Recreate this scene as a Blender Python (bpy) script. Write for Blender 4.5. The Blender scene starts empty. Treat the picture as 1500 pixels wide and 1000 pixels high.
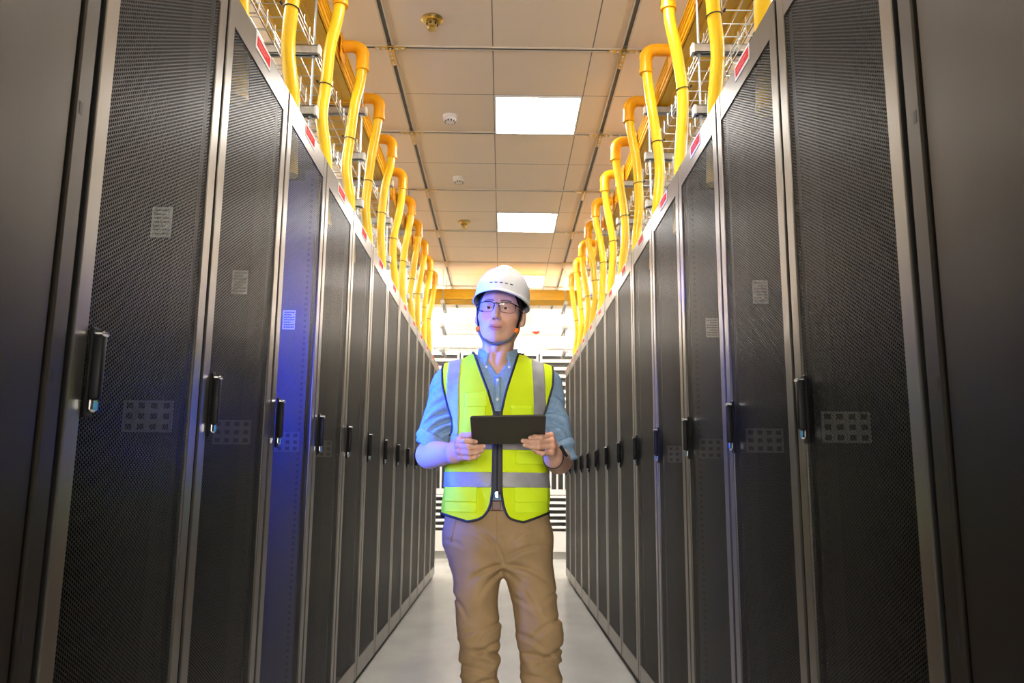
import bpy, bmesh, math, random
import numpy as np
from mathutils import Vector, Matrix
random.seed(7)
SC = bpy.context.scene
COL = SC.collection
PI = math.pi

# ------------------------------------------------------------------ materials
def mat(name, col, rough=.5, metal=0., spec=.5, noise=None, bump=None, coat=0., sheen=0., alpha=None):
    """noise=(scale, amount[, stretch xyz]) varies the colour, bump=(scale, strength, distance[, stretch])"""
    m = bpy.data.materials.new(name); m.use_nodes = True
    nt = m.node_tree; b = nt.nodes['Principled BSDF']
    b.inputs['Base Color'].default_value = (*col, 1)
    b.inputs['Roughness'].default_value = rough
    b.inputs['Metallic'].default_value = metal
    b.inputs['Specular IOR Level'].default_value = spec
    b.inputs['Coat Weight'].default_value = coat
    if sheen: b.inputs['Sheen Weight'].default_value = sheen
    tc = nt.nodes.new('ShaderNodeTexCoord')
    def coords(stretch):
        mp = nt.nodes.new('ShaderNodeMapping'); mp.inputs['Scale'].default_value = stretch
        nt.links.new(tc.outputs['Object'], mp.inputs['Vector']); return mp.outputs['Vector']
    if noise:
        n = nt.nodes.new('ShaderNodeTexNoise'); n.inputs['Scale'].default_value = noise[0]
        n.inputs['Detail'].default_value = 5
        nt.links.new(coords(noise[2] if len(noise) > 2 else (1, 1, 1)), n.inputs['Vector'])
        r = nt.nodes.new('ShaderNodeValToRGB')
        a = noise[1]
        r.color_ramp.elements[0].position = .3; r.color_ramp.elements[1].position = .7
        r.color_ramp.elements[0].color = (*[max(0, c*(1-a)) for c in col], 1)
        r.color_ramp.elements[1].color = (*[min(1, c*(1+a)) for c in col], 1)
        nt.links.new(n.outputs['Fac'], r.inputs['Fac'])
        nt.links.new(r.outputs['Color'], b.inputs['Base Color'])
    if bump:
        n = nt.nodes.new('ShaderNodeTexNoise'); n.inputs['Scale'].default_value = bump[0]
        n.inputs['Detail'].default_value = 4
        nt.links.new(coords(bump[3] if len(bump) > 3 else (1, 1, 1)), n.inputs['Vector'])
        bp = nt.nodes.new('ShaderNodeBump'); bp.inputs['Strength'].default_value = bump[1]
        bp.inputs['Distance'].default_value = bump[2]
        nt.links.new(n.outputs['Fac'], bp.inputs['Height'])
        nt.links.new(bp.outputs['Normal'], b.inputs['Normal'])
    return m

def emit(name, col, s):
    m = bpy.data.materials.new(name); m.use_nodes = True
    b = m.node_tree.nodes['Principled BSDF']
    b.inputs['Base Color'].default_value = (*col, 1)
    b.inputs['Emission Color'].default_value = (*col, 1)
    b.inputs['Emission Strength'].default_value = s
    return m

class NB:  # tiny node helper
    def __init__(s, m): s.nt = m.node_tree
    def n(s, t, **k):
        x = s.nt.nodes.new(t)
        for a, v in k.items(): setattr(x, a, v)
        return x
    def math(s, op, a, b=0.):
        x = s.n('ShaderNodeMath', operation=op)
        for i, v in enumerate((a, b)):
            if isinstance(v, (int, float)): x.inputs[i].default_value = v
            else: s.nt.links.new(v, x.inputs[i])
        return x.outputs[0]
    def link(s, a, b): s.nt.links.new(a, b)

def perforated(name, col, pitch=.0084, hole=.43, rough=.4, metal=0.):
    m = mat(name, col, rough, metal, .5)
    k = NB(m); nt = m.node_tree
    b = nt.nodes['Principled BSDF']; out = nt.nodes['Material Output']
    tc = k.n('ShaderNodeTexCoord'); sp = k.n('ShaderNodeSeparateXYZ'); k.link(tc.outputs['Object'], sp.inputs[0])
    v = k.math('DIVIDE', sp.outputs['Y'], pitch*.866)
    row = k.math('FLOOR', v)
    odd = k.math('MULTIPLY', k.math('FLOORED_MODULO', row, 2.), .5)
    u = k.math('ADD', k.math('DIVIDE', sp.outputs['Z'], pitch), odd)
    fu = k.math('SUBTRACT', k.math('FRACT', u), .5)
    fv = k.math('MULTIPLY', k.math('SUBTRACT', k.math('FRACT', v), .5), .866)
    r = k.math('SQRT', k.math('ADD', k.math('MULTIPLY', fu, fu), k.math('MULTIPLY', fv, fv)))
    h = k.math('LESS_THAN', r, hole)
    tr = k.n('ShaderNodeBsdfTransparent'); mx = k.n('ShaderNodeMixShader')
    k.link(h, mx.inputs[0]); k.link(b.outputs[0], mx.inputs[1]); k.link(tr.outputs[0], mx.inputs[2])
    k.link(mx.outputs[0], out.inputs['Surface'])
    return m

def ceiling_mat():
    m = mat('ceiling tile', (.70, .60, .48), .5)
    k = NB(m); b = m.node_tree.nodes['Principled BSDF']
    tc = k.n('ShaderNodeTexCoord'); sp = k.n('ShaderNodeSeparateXYZ'); k.link(tc.outputs['Object'], sp.inputs[0])
    def line(o, off):
        f = k.math('FRACT', k.math('DIVIDE', k.math('SUBTRACT', o, off), .6))
        d = k.math('MULTIPLY', k.math('SUBTRACT', .5, k.math('ABSOLUTE', k.math('SUBTRACT', f, .5))), .6)
        return d
    d = k.math('MINIMUM', line(sp.outputs['X'], -.085), line(sp.outputs['Y'], 3.92))
    g = k.math('LESS_THAN', d, .003)
    mx = k.n('ShaderNodeMix', data_type='RGBA')
    k.link(g, mx.inputs['Factor']); mx.inputs['A'].default_value = (.80, .69, .545, 1); mx.inputs['B'].default_value = (.10, .085, .07, 1)
    k.link(mx.outputs['Result'], b.inputs['Base Color'])
    return m

def skin_mat():
    m = mat('skin', (.62, .36, .25), .48, 0, .4)
    k = NB(m); b = m.node_tree.nodes['Principled BSDF']
    a = k.n('ShaderNodeVertexColor'); a.layer_name = 'tint'
    n = k.n('ShaderNodeTexNoise'); n.inputs['Scale'].default_value = 60
    mx = k.n('ShaderNodeMix', data_type='RGBA', blend_type='MULTIPLY'); mx.inputs['Factor'].default_value = .12
    k.link(a.outputs['Color'], mx.inputs['A']); k.link(n.outputs['Color'], mx.inputs['B'])
    k.link(mx.outputs['Result'], b.inputs['Base Color'])
    b.inputs['Subsurface Weight'].default_value = .12
    b.inputs['Subsurface Radius'].default_value = (.01, .004, .002)
    b.inputs['Subsurface Scale'].default_value = .5
    return m

def glass_mat(name, tint=(1, 1, 1)):
    m = bpy.data.materials.new(name); m.use_nodes = True
    nt = m.node_tree; nt.nodes.remove(nt.nodes['Principled BSDF'])
    k = NB(m); t = k.n('ShaderNodeBsdfTransparent'); t.inputs[0].default_value = (*tint, 1)
    g = k.n('ShaderNodeBsdfGlossy'); g.inputs['Roughness'].default_value = .02
    f = k.n('ShaderNodeFresnel'); f.inputs['IOR'].default_value = 1.5
    mx = k.n('ShaderNodeMixShader'); k.link(f.outputs[0], mx.inputs[0]); k.link(t.outputs[0], mx.inputs[1]); k.link(g.outputs[0], mx.inputs[2])
    k.link(mx.outputs[0], nt.nodes['Material Output'].inputs['Surface'])
    return m

def floor_mat():
    m = mat('floor epoxy', (.52, .52, .50), .22, 0, .5, noise=(3, .10, (1, .5, 1)), bump=(9, .06, .01))
    return m

def vest_mat():
    m = mat('vest fabric', (.70, .90, .012), .75, 0, .2)
    k = NB(m); b = m.node_tree.nodes['Principled BSDF']
    tc = k.n('ShaderNodeTexCoord'); sp = k.n('ShaderNodeSeparateXYZ'); k.link(tc.outputs['Object'], sp.inputs[0])
    a = k.math('SINE', k.math('MULTIPLY', sp.outputs['X'], 2*PI/.0042))
    c = k.math('SINE', k.math('MULTIPLY', sp.outputs['Z'], 2*PI/.0042))
    h = k.math('MULTIPLY', a, c)
    bp = k.n('ShaderNodeBump'); bp.inputs['Strength'].default_value = .35; bp.inputs['Distance'].default_value = .0015
    k.link(h, bp.inputs['Height']); k.link(bp.outputs['Normal'], b.inputs['Normal'])
    mx = k.n('ShaderNodeMix', data_type='RGBA')
    k.link(k.math('GREATER_THAN', h, .35), mx.inputs['Factor'])
    mx.inputs['A'].default_value = (.70, .90, .012, 1); mx.inputs['B'].default_value = (.58, .78, .012, 1)
    k.link(mx.outputs['Result'], b.inputs['Base Color'])
    return m

M = dict(
    rack=mat('rack paint', (.03, .029, .027), .36, .2, .5, noise=(12, .12)),
    rackin=mat('rack interior', (.006, .006, .006), .6),
    door=mat('door frame paint', (.20, .187, .17), .32, .9, .5, noise=(8, .08, (1, 1, .2))),
    mesh=perforated('perforated door sheet', (.018, .017, .0155), hole=.43, rough=.36, metal=.8),
    meshin=perforated('perforated sheet inner face', (.006, .006, .006), hole=.43, rough=.6),  # black colour stands in for shade inside the holes
    gap=mat('black rubber', (.008, .008, .008), .6),
    panel=mat('grey steel sheet', (.040, .035, .029), .38, .85, .5, noise=(4, .12, (1, 1, .5)), bump=(120, .04, .002)),
    chrome=mat('chrome', (.75, .75, .75), .18, 1.),
    black=mat('black plastic', (.008, .008, .009), .5, 0, .14),
    bluekey=mat('blue lock badge', (.05, .32, .6), .3),
    white=mat('white label', (.75, .74, .72), .8, 0, .2),
    labelink=mat('pale label print', (.68, .16, .15), .8, 0, .15),
    red=mat('red label band', (.62, .02, .02), .8, 0, .15),
    pipe=mat('yellow conduit', (.92, .57, .015), .28, 0, .5, noise=(6, .05)),
    elbow=mat('orange yellow fitting', (.90, .40, .008), .3, 0, .5),
    raceway=mat('yellow raceway plastic', (.92, .52, .012), .34, 0, .5, noise=(4, .06)),
    tie=mat('black cable tie', (.02, .018, .016), .5),
    zinc=mat('galvanised steel', (.62, .63, .63), .34, .8, .5, noise=(30, .15)),
    wire=mat('zinc wire', (.62, .62, .60), .3, .85),
    rod=mat('threaded rod', (.45, .50, .56), .35, .85, bump=(400, .5, .002, (0.05, .05, 1))),
    ceil=ceiling_mat(),
    slot=mat('strut slot', (.05, .06, .06), .6),
    flange=mat('strut flange', (.62, .56, .46), .45, .2),
    brass=mat('brass', (.62, .45, .14), .28, .9),
    wall=mat('white wall paint', (.80, .79, .76), .7, noise=(2, .03)),
    floor=floor_mat(),
    acwhite=mat('white enamel', (.74, .73, .71), .4),
    acdark=mat('dark void', (.02, .02, .022), .7),
    grey=mat('grey base', (.30, .29, .27), .5),
    lamp=emit('lamp diffuser', (1, .96, .90), 40),
    fillpanel=emit('added fill panel diffuser', (1, .95, .88), 26),
    fillendtube=emit('added bright fill tube', (1, .92, .80), 200),
    tube=emit('added fill tube', (1, .93, .82), 45),
    lampf=mat('lamp frame', (.8, .8, .78), .5),
    alarm=mat('red alarm', (.85, .06, .03), .35),
    bluelamp=emit('blue light bar', (.005, .045, 1), 850),
    plate=mat('punched plate', (.20, .195, .175), .5, .4),
    liner=mat('grey lining added for blue glow', (.075, .08, .095), .5),
    paper=mat('paper', (.86, .86, .84), .7),
    skin=skin_mat(),
    eye=mat('eye white', (.75, .72, .68), .2), iris=mat('iris', (.02, .012, .008), .15),
    hair=mat('black hair', (.008, .007, .007), .5, bump=(300, .6, .003, (1, 1, .15))),
    shirt=mat('blue cotton', (.235, .365, .53), .8, 0, .2, noise=(90, .10), bump=(700, .3, .001)),
    button=mat('shirt button', (.6, .65, .68), .35),
    vest=vest_mat(),
    vestp=mat('vest pocket fabric', (.66, .90, .02), .7, 0, .2),
    reflect=mat('reflective tape', (.30, .30, .305), .55, .1, .5, noise=(40, .08)),
    piping=mat('black piping', (.012, .012, .014), .6),
    trous=mat('khaki cotton', (.335, .225, .116), .85, 0, .2, noise=(14, .10), bump=(900, .3, .001)),
    belt=mat('brown belt', (.10, .035, .015), .45),
    hat=mat('white hard hat', (.80, .82, .86), .28, 0, .5, coat=.3),
    strapg=mat('grey strap', (.11, .125, .13), .7),
    orange=mat('orange clip', (.95, .24, .01), .4),
    glass=glass_mat('spectacle glass', (.96, .97, .98)),
    frame=mat('spectacle frame', (.015, .013, .013), .25, .4),
    tablet=mat('tablet back', (.055, .050, .040), .6, .1, .3),
    screen=mat('tablet screen', (.01, .01, .012), .08),
    shoe=mat('brown shoe', (.09, .05, .03), .45),
    cablew=mat('white cable', (.7, .7, .68), .5),
)

# ------------------------------------------------------------------ object helpers
def obj(name, me, m=None, parent=None):
    o = bpy.data.objects.new(name, me); COL.objects.link(o)
    if m is not None and me is not None:
        for x in (m if isinstance(m, (list, tuple)) else [m]): me.materials.append(M[x] if isinstance(x, str) else x)
    if parent: o.parent = parent
    return o
def tag(o, label=None, cat=None, group=None, kind=None):
    if label: o['label'] = label
    if cat: o['category'] = cat
    if group: o['group'] = group
    if kind: o['kind'] = kind
    return o
def thing(name, label, cat, loc=(0, 0, 0), group=None):
    o = bpy.data.objects.new(name, None); COL.objects.link(o); o.location = loc
    o.empty_display_size = .1
    return tag(o, label, cat, group)

class MB:
    def __init__(s): s.v = []; s.f = []; s.m = []; s.sm = []
    def add(s, v, f, mi=0, smooth=False):
        n = len(s.v); s.v += [tuple(p) for p in v]; s.f += [tuple(i+n for i in q) for q in f]
        s.m += [mi]*len(f); s.sm += [smooth]*len(f); return s
    def box(s, lo, hi, mi=0, bev=0., rot=None, seg=1):
        bm = bmesh.new(); bmesh.ops.create_cube(bm, size=1)
        c = [(a+b)/2 for a, b in zip(lo, hi)]; d = [abs(b-a) for a, b in zip(lo, hi)]
        for v in bm.verts: v.co = Vector((v.co.x*d[0], v.co.y*d[1], v.co.z*d[2]))
        if bev: bmesh.ops.bevel(bm, geom=bm.edges[:], offset=min(bev, min(d)*.45), segments=seg, affect='EDGES', profile=.5)
        for v in bm.verts:
            p = v.co
            if rot is not None: p = rot @ p
            v.co = p+Vector(c)
        s.add([v.co[:] for v in bm.verts], [[v.index for v in f.verts] for f in bm.faces], mi)
        bm.free(); return s
    def tube(s, path, r, seg=12, mi=0, closed=False, caps=True, smooth=True, flat=1., up=None):
        P = [Vector(p) for p in path]; n = len(P)
        R = r if isinstance(r, (list, tuple)) else [r]*n
        T = []
        for i in range(n):
            a = P[(i-1) % n] if closed or i > 0 else P[i]; b = P[(i+1) % n] if closed or i < n-1 else P[i]
            t = b-a; T.append(t.normalized() if t.length > 1e-9 else Vector((0, 0, 1)))
        u = Vector(up) if up else (Vector((0, 0, 1)) if abs(T[0].z) < .9 else Vector((1, 0, 0)))
        vs = []
        for i in range(n):
            if up: u = Vector(up)
            u = (u-T[i]*u.dot(T[i]))
            if u.length < 1e-6: u = T[i].orthogonal()
            u.normalize(); w = T[i].cross(u)
            for k in range(seg):
                a = 2*PI*k/seg
                vs.append(P[i]+(u*math.cos(a)*flat+w*math.sin(a))*R[i])
        fs = []
        for i in range(n if closed else n-1):
            for k in range(seg):
                a = i*seg+k; b = i*seg+(k+1) % seg; j = ((i+1) % n)*seg
                fs.append((a, j+k, j+(k+1) % seg, b)[::-1])
        s.add(vs, fs, mi, smooth)
        if caps and not closed:
            s.add(vs[:seg], [tuple(range(seg))], mi); s.add(vs[-seg:], [tuple(range(seg))[::-1]], mi)
        return s
    def cyl(s, p0, p1, r, seg=12, mi=0, smooth=True): return s.tube([p0, p1], r, seg, mi, smooth=smooth)
    def lathe(s, prof, c=(0, 0, 0), seg=20, mi=0):
        vs = []; n = len(prof)
        for r, z in prof:
            for k in range(seg):
                a = 2*PI*k/seg; vs.append((c[0]+r*math.cos(a), c[1]+r*math.sin(a), c[2]+z))
        fs = [(i*seg+k, i*seg+(k+1) % seg, (i+1)*seg+(k+1) % seg, (i+1)*seg+k) for i in range(n-1) for k in range(seg)]
        s.add(vs, fs, mi, True)
        return s
    def mesh(s, name, ang=35):
        me = bpy.data.meshes.new(name); me.from_pydata(s.v, [], s.f); me.update()
        me.polygons.foreach_set('material_index', s.m)
        me.polygons.foreach_set('use_smooth', s.sm)
        bm = bmesh.new(); bm.from_mesh(me); bmesh.ops.recalc_face_normals(bm, faces=bm.faces[:]); bm.to_mesh(me); bm.free()
        if any(s.sm): me.set_sharp_from_angle(angle=math.radians(ang))
        return me
    def obj(s, name, m, parent=None): return obj(name, s.mesh(name), m, parent)

ORD = ['first', 'second', 'third', 'fourth', 'fifth', 'sixth', 'seventh', 'eighth', 'ninth', 'tenth', 'eleventh', 'twelfth', 'thirteenth', 'fourteenth']

# ------------------------------------------------------------------ room
CZ = 3.59                     # ceiling height
XL, XR, YB, YF = -3.4, 3.4, -3.3, 11.9
def slab(name, lo, hi, m):
    return tag(MB().box(lo, hi).obj(name, m), kind='structure')
slab('floor', (XL-.1, YB-.1, -.1), (XR+.1, YF+.1, 0), 'floor')
slab('ceiling', (XL-.1, YB-.1, CZ), (XR+.1, YF+.1, CZ+.1), 'ceil')
slab('wall_left', (XL-.1, YB, 0), (XL, YF, CZ), 'wall')
slab('wall_right', (XR, YB, 0), (XR+.1, YF, CZ), 'wall')
slab('wall_back', (XL, YB-.1, 0), (XR, YB, CZ), 'wall')
wf = slab('wall_far', (XL, YF, 0), (XR, YF+.1, CZ), 'wall')
# ceiling struts: light flanges with a dark slot
def strut(idx, a, b, w=.021):
    mb = MB(); ax = 0 if abs(b[0]-a[0]) > abs(b[1]-a[1]) else 1
    def strip(o0, o1, z0, z1, mi):
        lo = [min(a[0], b[0]), min(a[1], b[1]), z0]; hi = [max(a[0], b[0]), max(a[1], b[1]), z1]
        lo[1-ax] = a[1-ax]+o0; hi[1-ax] = a[1-ax]+o1
        mb.box(lo, hi, mi)
    strip(-w, -w*.55, CZ-.009, CZ, 0); strip(w*.55, w, CZ-.009, CZ, 0); strip(-w*.55, w*.55, CZ-.006, CZ, 1)
    return tag(mb.obj('trim_%d' % idx, ['flange', 'slot']), kind='structure')
ti = 1
XS = (-.700, .705)
crossY = [3.32+1.2*k for k in range(-5, 7)]
longs = []
for x in XS:
    longs.append(strut(ti, (x, YB, 0), (x, YF, 0))); ti += 1
for y in crossY:
    o = strut(ti, (XL, y, 0), (XR, y, 0), .017); ti += 1
    for x in XS:
        mb = MB(); z = CZ-.011
        mb.box((x-.017, y-.03, z-.003), (x+.017, y+.20, z+.001), 0)
        mb.box((x-.09, y-.017, z-.003), (x+.09, y+.017, z+.001), 0)
        for (dx, dy) in ((0, 0), (0, .055), (0, .10), (0, .145), (0, .185), (-.04, 0), (.04, 0), (-.075, 0), (.075, 0)):
            mb.lathe([(.0, -.008), (.008, -.008), (.009, 0)], (x+dx, y+dy, z-.003), 6, 1)
        mb.box((x-.012, y-.075, z-.002), (x+.012, y-.04, z+.001), 2)
        mb.obj('splice_bracket', ['brass', 'zinc', 'slot'], o)

# ceiling lamps
def lamp(x, y, label, group=None):
    t = thing('ceiling_light', label, 'ceiling light', (x, y, CZ))
    mb = MB(); h = .297
    for lo, hi in (((-h, -h, -.012), (h, -h+.012, 0)), ((-h, h-.012, -.012), (h, h, 0)), ((-h, -h+.012, -.012), (-h+.012, h-.012, 0)), ((h-.012, -h+.012, -.012), (h, h-.012, 0))):
        mb.box(lo, hi)
    mb.obj('frame', 'lampf', t)
    MB().box((-.284, -.284, -.009), (.284, .284, -.001)).obj('diffuser', 'lamp', t)
    return t
lamp(.215, 5.42, 'square lit ceiling panel nearest the camera, right of the ceiling centre line')
lamp(.215, 7.82, 'smaller lit square ceiling panel above and right of the white hard hat')
lamp(.215, 10.22, 'lit ceiling panel beyond the cabinet rows, hidden behind the hard hat')
lamp(.215, 3.02, 'lit ceiling panel overhead of the man, above the picture')
for (x, y, w) in ((-2.185, 3.02, 'left side aisle near the camera'), (-2.185, 5.42, 'left side aisle behind the nearest conduits'), (-2.185, 7.82, 'left side aisle farther back'), (-2.185, 10.22, 'left end of the cross aisle'),
               (2.615, 3.02, 'right side aisle near the camera'), (2.615, 5.42, 'right side aisle behind the nearest conduits'), (2.615, 7.82, 'right side aisle farther back'), (2.615, 10.22, 'right end of the cross aisle')):
    lamp(x, y, 'lit square ceiling panel over the '+w)

# unseen pendant battens added to brighten the ceiling, over the side aisles and the cross aisle: light up and down
def pendant(x, y, along, label, tube='tube'):
    t = thing('added_fill_batten', label, 'added fill lamp', (x, y, CZ))
    L = .75
    def bx(mb, u0, u1, w0, w1, z0, z1, **k):
        p, q = ((w0, u0, z0), (w1, u1, z1)) if along == 'Y' else ((u0, w0, z0), (u1, w1, z1)); mb.box(p, q, **k); return mb
    bx(MB(), -L, L, -.03, .03, -.52, -.47, bev=.006).obj('housing', 'acwhite', t)
    bx(MB(), -L+.02, L-.02, -.026, .026, -.469, -.445, bev=.01).obj('upper_tube', tube, t)
    bx(MB(), -L+.02, L-.02, -.026, .026, -.545, -.521, bev=.01).obj('lower_tube', tube, t)
    for u in (-.6, .6):
        a = (0, u) if along == 'Y' else (u, 0)
        MB().cyl((*a, -.46), (*a, 0), .004, 6).obj('suspension_rod', 'rod', t)
for x, sd in ((-2.6, 'left'), (2.6, 'right')):
    for y, w in ((1.2, 'nearest the camera'), (3.9, 'in the middle'), (6.6, 'toward the far end'), (9.0, 'beside the row end')):
        pendant(x, y, 'Y', 'added twin tube fill lamp over the %s side aisle %s' % (sd, w))
for x, w in ((-1.8, 'left of the aisle'), (1.8, 'right of the aisle')):
    pendant(x, 10.55, 'X', 'added twin tube fill lamp over the cross aisle %s' % w, 'fillendtube')
# lit panels added on the unseen wall behind the camera, as front fill
for x, w in ((-.8, 'left'), (.8, 'right')):
    t = thing('added_fill_panel', 'large added fill panel on the wall behind the camera, %s of two' % w, 'added fill light', (x, YB, 1.5))
    MB().box((-.64, 0, -.64), (.64, .05, .64), 0, .006).obj('frame', 'lampf', t)
    MB().box((-.60, .05, -.60), (.60, .058, .60)).obj('diffuser', 'fillpanel', t)

def detector(x, y, label):
    t = thing('smoke_detector', label, 'smoke detector', (x, y, CZ))
    MB().lathe([(0, -.0), (.052, 0), (.052, -.016), (.046, -.022)], seg=28).obj('base', 'acwhite', t)
    mb = MB().lathe([(.044, -.02), (.044, -.036), (.030, -.05), (0, -.052)], seg=28)
    for k in range(10):
        a = 2*PI*k/10
        mb.box((.035*math.cos(a)-.005, .035*math.sin(a)-.005, -.049), (.035*math.cos(a)+.005, .035*math.sin(a)+.005, -.040), 1)
    mb.obj('sensor_head', ['acwhite', 'gap'], t)
detector(-.40, 5.45, 'white dome smoke detector left of the nearer lit ceiling panel')
detector(-.40, 6.64, 'flat white smoke detector on the ceiling left of centre, farther of two')
def sprinkler(x, y, label):
    t = thing('sprinkler_head', label, 'sprinkler', (x, y, CZ))
    MB().lathe([(.0, -.002), (.062, -.001), (.064, -.006), (.052, -.014), (.034, -.012), (.03, -.003)], seg=28).obj('escutcheon', 'brass', t)
    mb = MB().lathe([(.026, 0), (.030, -.02), (.027, -.048), (.018, -.054), (.012, -.06), (.0, -.061)], seg=20)
    for k in range(6):
        a = 2*PI*k/6+.3
        mb.lathe([(.0, -.007), (.006, -.006), (.006, .006), (0, .007)], (.028*math.cos(a), .028*math.sin(a), -.034), 8, 1)
    mb.obj('nozzle', ['brass', 'gap'], t)
    MB().lathe([(0, -.062), (.024, -.063), (.024, -.066), (0, -.067)], seg=16).obj('deflector', 'brass', t)
sprinkler(-.424, 4.22, 'brass fire sprinkler head on the ceiling nearest the camera')
sprinkler(-.41, 7.84, 'small brass sprinkler head left of the farther lit ceiling panel')

# ------------------------------------------------------------------ server cabinets
RW, RD, RH = .6, 1.06, 2.305
def frame_mesh():
    mb = MB(); y0, y1 = -.2915, .2915; z0, z1 = .035, RH-.005
    st, tr, br = .046, .092, .088
    mb.box((-.006, y0, z0), (0, y0+st, z1), 0, .002); mb.box((-.006, y1-st, z0), (0, y1, z1), 0, .002)
    mb.box((-.006, y0+st-.001, z1-tr), (-.001, y1-st+.001, z1), 0, .001); mb.box((-.006, y0+st-.001, z0), (-.001, y1-st+.001, z0+br), 0, .001)
    mb.box((-.014, y0+.002, z0+.002), (-.006, y0+st-.004, z1-.002), 1); mb.box((-.014, y1-st+.004, z0+.002), (-.006, y1-.002, z1-.002), 1)
    mb.box((-.014, y0+st-.004, z1-tr+.004), (-.006, y1-st+.004, z1-.002), 1); mb.box((-.014, y0+st-.004, z0+.002), (-.006, y1-st+.004, z0+br-.004), 1)
    return mb.mesh('door')
def sheet_mesh():
    me = MB().box((-.0048, -.249, .122), (-.0040, .249, RH-.096)).mesh('mesh_panel')
    for p in me.polygons: p.material_index = 0 if p.normal.x > .5 else 1
    return me
def body_mesh():
    mb = MB(); h = .298
    mb.box((-RD, -h, .03), (-.016, -h+.012, RH-.012)); mb.box((-RD, h-.012, .03), (-.016, h, RH-.012))
    mb.box((-RD, -h+.012, .03), (-RD+.012, h-.012, RH-.012)); mb.box((-RD, -h, RH-.012), (-.016, h, RH))
    mb.box((-RD+.012, -h+.012, .03), (-.016, h-.012, .045))
    for s in (-1, 1): mb.box((-.03, s*h-.001 if s < 0 else s*h-.012, .045), (-.016, s*h+.012 if s < 0 else s*h, RH-.012), 1)
    return mb.mesh('cabinet_body')
def plinth_mesh():
    mb = MB().box((-RD+.03, -.298, .0), (-.02, .298, .03))
    return mb.mesh('plinth')
def handle_mesh():
    mb = MB(); y = -.226
    mb.box((.0, y-.014, 1.118), (.006, y+.014, 1.278), 0, .004)          # escutcheon
    mb.box((.005, y-.010, 1.150), (.022, y+.010, 1.264), 0, .005, seg=2)     # lever
    mb.box((.005, y-.011, 1.262), (.024, y+.011, 1.270), 1, .003)            # chrome tip
    mb.box((.005, y-.010, 1.128), (.015, y+.010, 1.152), 1, .004)
    mb.lathe([(.0, .002), (.006, .002), (.0065, 0)], (0, 0, 0), 12, 2)
    n = 36
    for i in range(len(mb.v)-n, len(mb.v)):
        a, b, c = mb.v[i]; mb.v[i] = (.0152+c*.6, y+a*1.1, 1.139+b*1.1)
    mb.box((.015, y-.007, 1.131), (.0157, y+.007, 1.147), 2)
    return mb.mesh('handle')
def label_mesh():
    mb = MB()
    mb.box((-.0012, -.070, RH-.056), (.0006, .075, RH-.006), 0)
    mb.box((.0004, -.062, RH-.046), (.0010, .070, RH-.014), 1)
    for z, n in ((RH-.026, 9), (RH-.036, 7)):
        for k in range(n):
            y = -.05+k*.011
            mb.box((.0008, y, z-.003), (.0013, y+.0075, z+.003), 2)
    return mb.mesh('warning_label')
def rail_mesh(f):
    """punched 19-inch upright on the far side wall"""
    mb = MB(); y0, y1 = sorted((f*.262, f*.286)); mb.box((-.078, y0, .1), (-.030, y1, RH-.06), 0)
    yy = f*.2617
    for k in range(94):
        z = .14+k*.0222
        mb.box((-.052, yy-.0004, z-.005), (-.042, yy+.0004, z+.005), 1)
    return mb.mesh('mounting_rail')
def plate_mesh(f):
    mb = MB(); y = f*.258; mb.box((-.160, y-.001, 1.122), (-.045, y+.001, 1.196), 0)
    yy = y-f*.0012
    for i in range(4):
        for j in range(3):
            x = -.160+.115*(i+.5)/4; z = 1.122+.074*(j+.5)/3
            mb.box((x-.0075, yy-.0004, z-.0065), (x+.0075, yy+.0004, z+.0065), 1)
    return mb.mesh('punched_plate')
def tag_mesh(f):
    mb = MB(); y = f*.256; mb.box((-.133, y-.0006, 1.592), (-.084, y+.0006, 1.668), 0)
    yy = y-f*.0008
    for j in range(7):
        z = 1.660-j*.0098
        mb.box((-.129, yy-.0003, z-.0022), (-.088-(.012 if j % 3 == 1 else 0), yy+.0003, z+.0018), 1)
    return mb.mesh('paper_tag')
ME = {}
for k, fn, ms in (('door', frame_mesh, ['door', 'gap']), ('sheet', sheet_mesh, ['mesh', 'meshin']), ('body', body_mesh, ['rackin', 'gap']), ('plinth', plinth_mesh, ['gap']),
                  ('handle', handle_mesh, ['black', 'chrome', 'bluekey']), ('label', label_mesh, ['white', 'red', 'labelink']),
                  ('rail-1', lambda: rail_mesh(1), ['rack', 'gap']), ('rail1', lambda: rail_mesh(-1), ['rack', 'gap']), ('railg', lambda: rail_mesh(1), ['liner', 'gap']), ('railh', lambda: rail_mesh(-1), ['liner', 'gap']),
                  ('plate-1', lambda: plate_mesh(1), ['plate', 'gap']), ('plate1', lambda: plate_mesh(-1), ['plate', 'gap']),
                  ('tag-1', lambda: tag_mesh(1), ['paper', 'plate']), ('tag1', lambda: tag_mesh(-1), ['paper', 'plate'])):
    me = fn(); ME[k] = me
    for x in ms: me.materials.append(M[x])
ROW = {-1: (-.727, 1.354, 1.0), 1: (.701, 1.344, 2.284/2.305)}
TAGS = {-1: (0, 1, 2), 1: (1, 2)}
PLATES = {-1: (0, 1, 2, 3), 1: (0, 1, 2, 3)}
SIDE = {-1: 'left', 1: 'right'}
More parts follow.
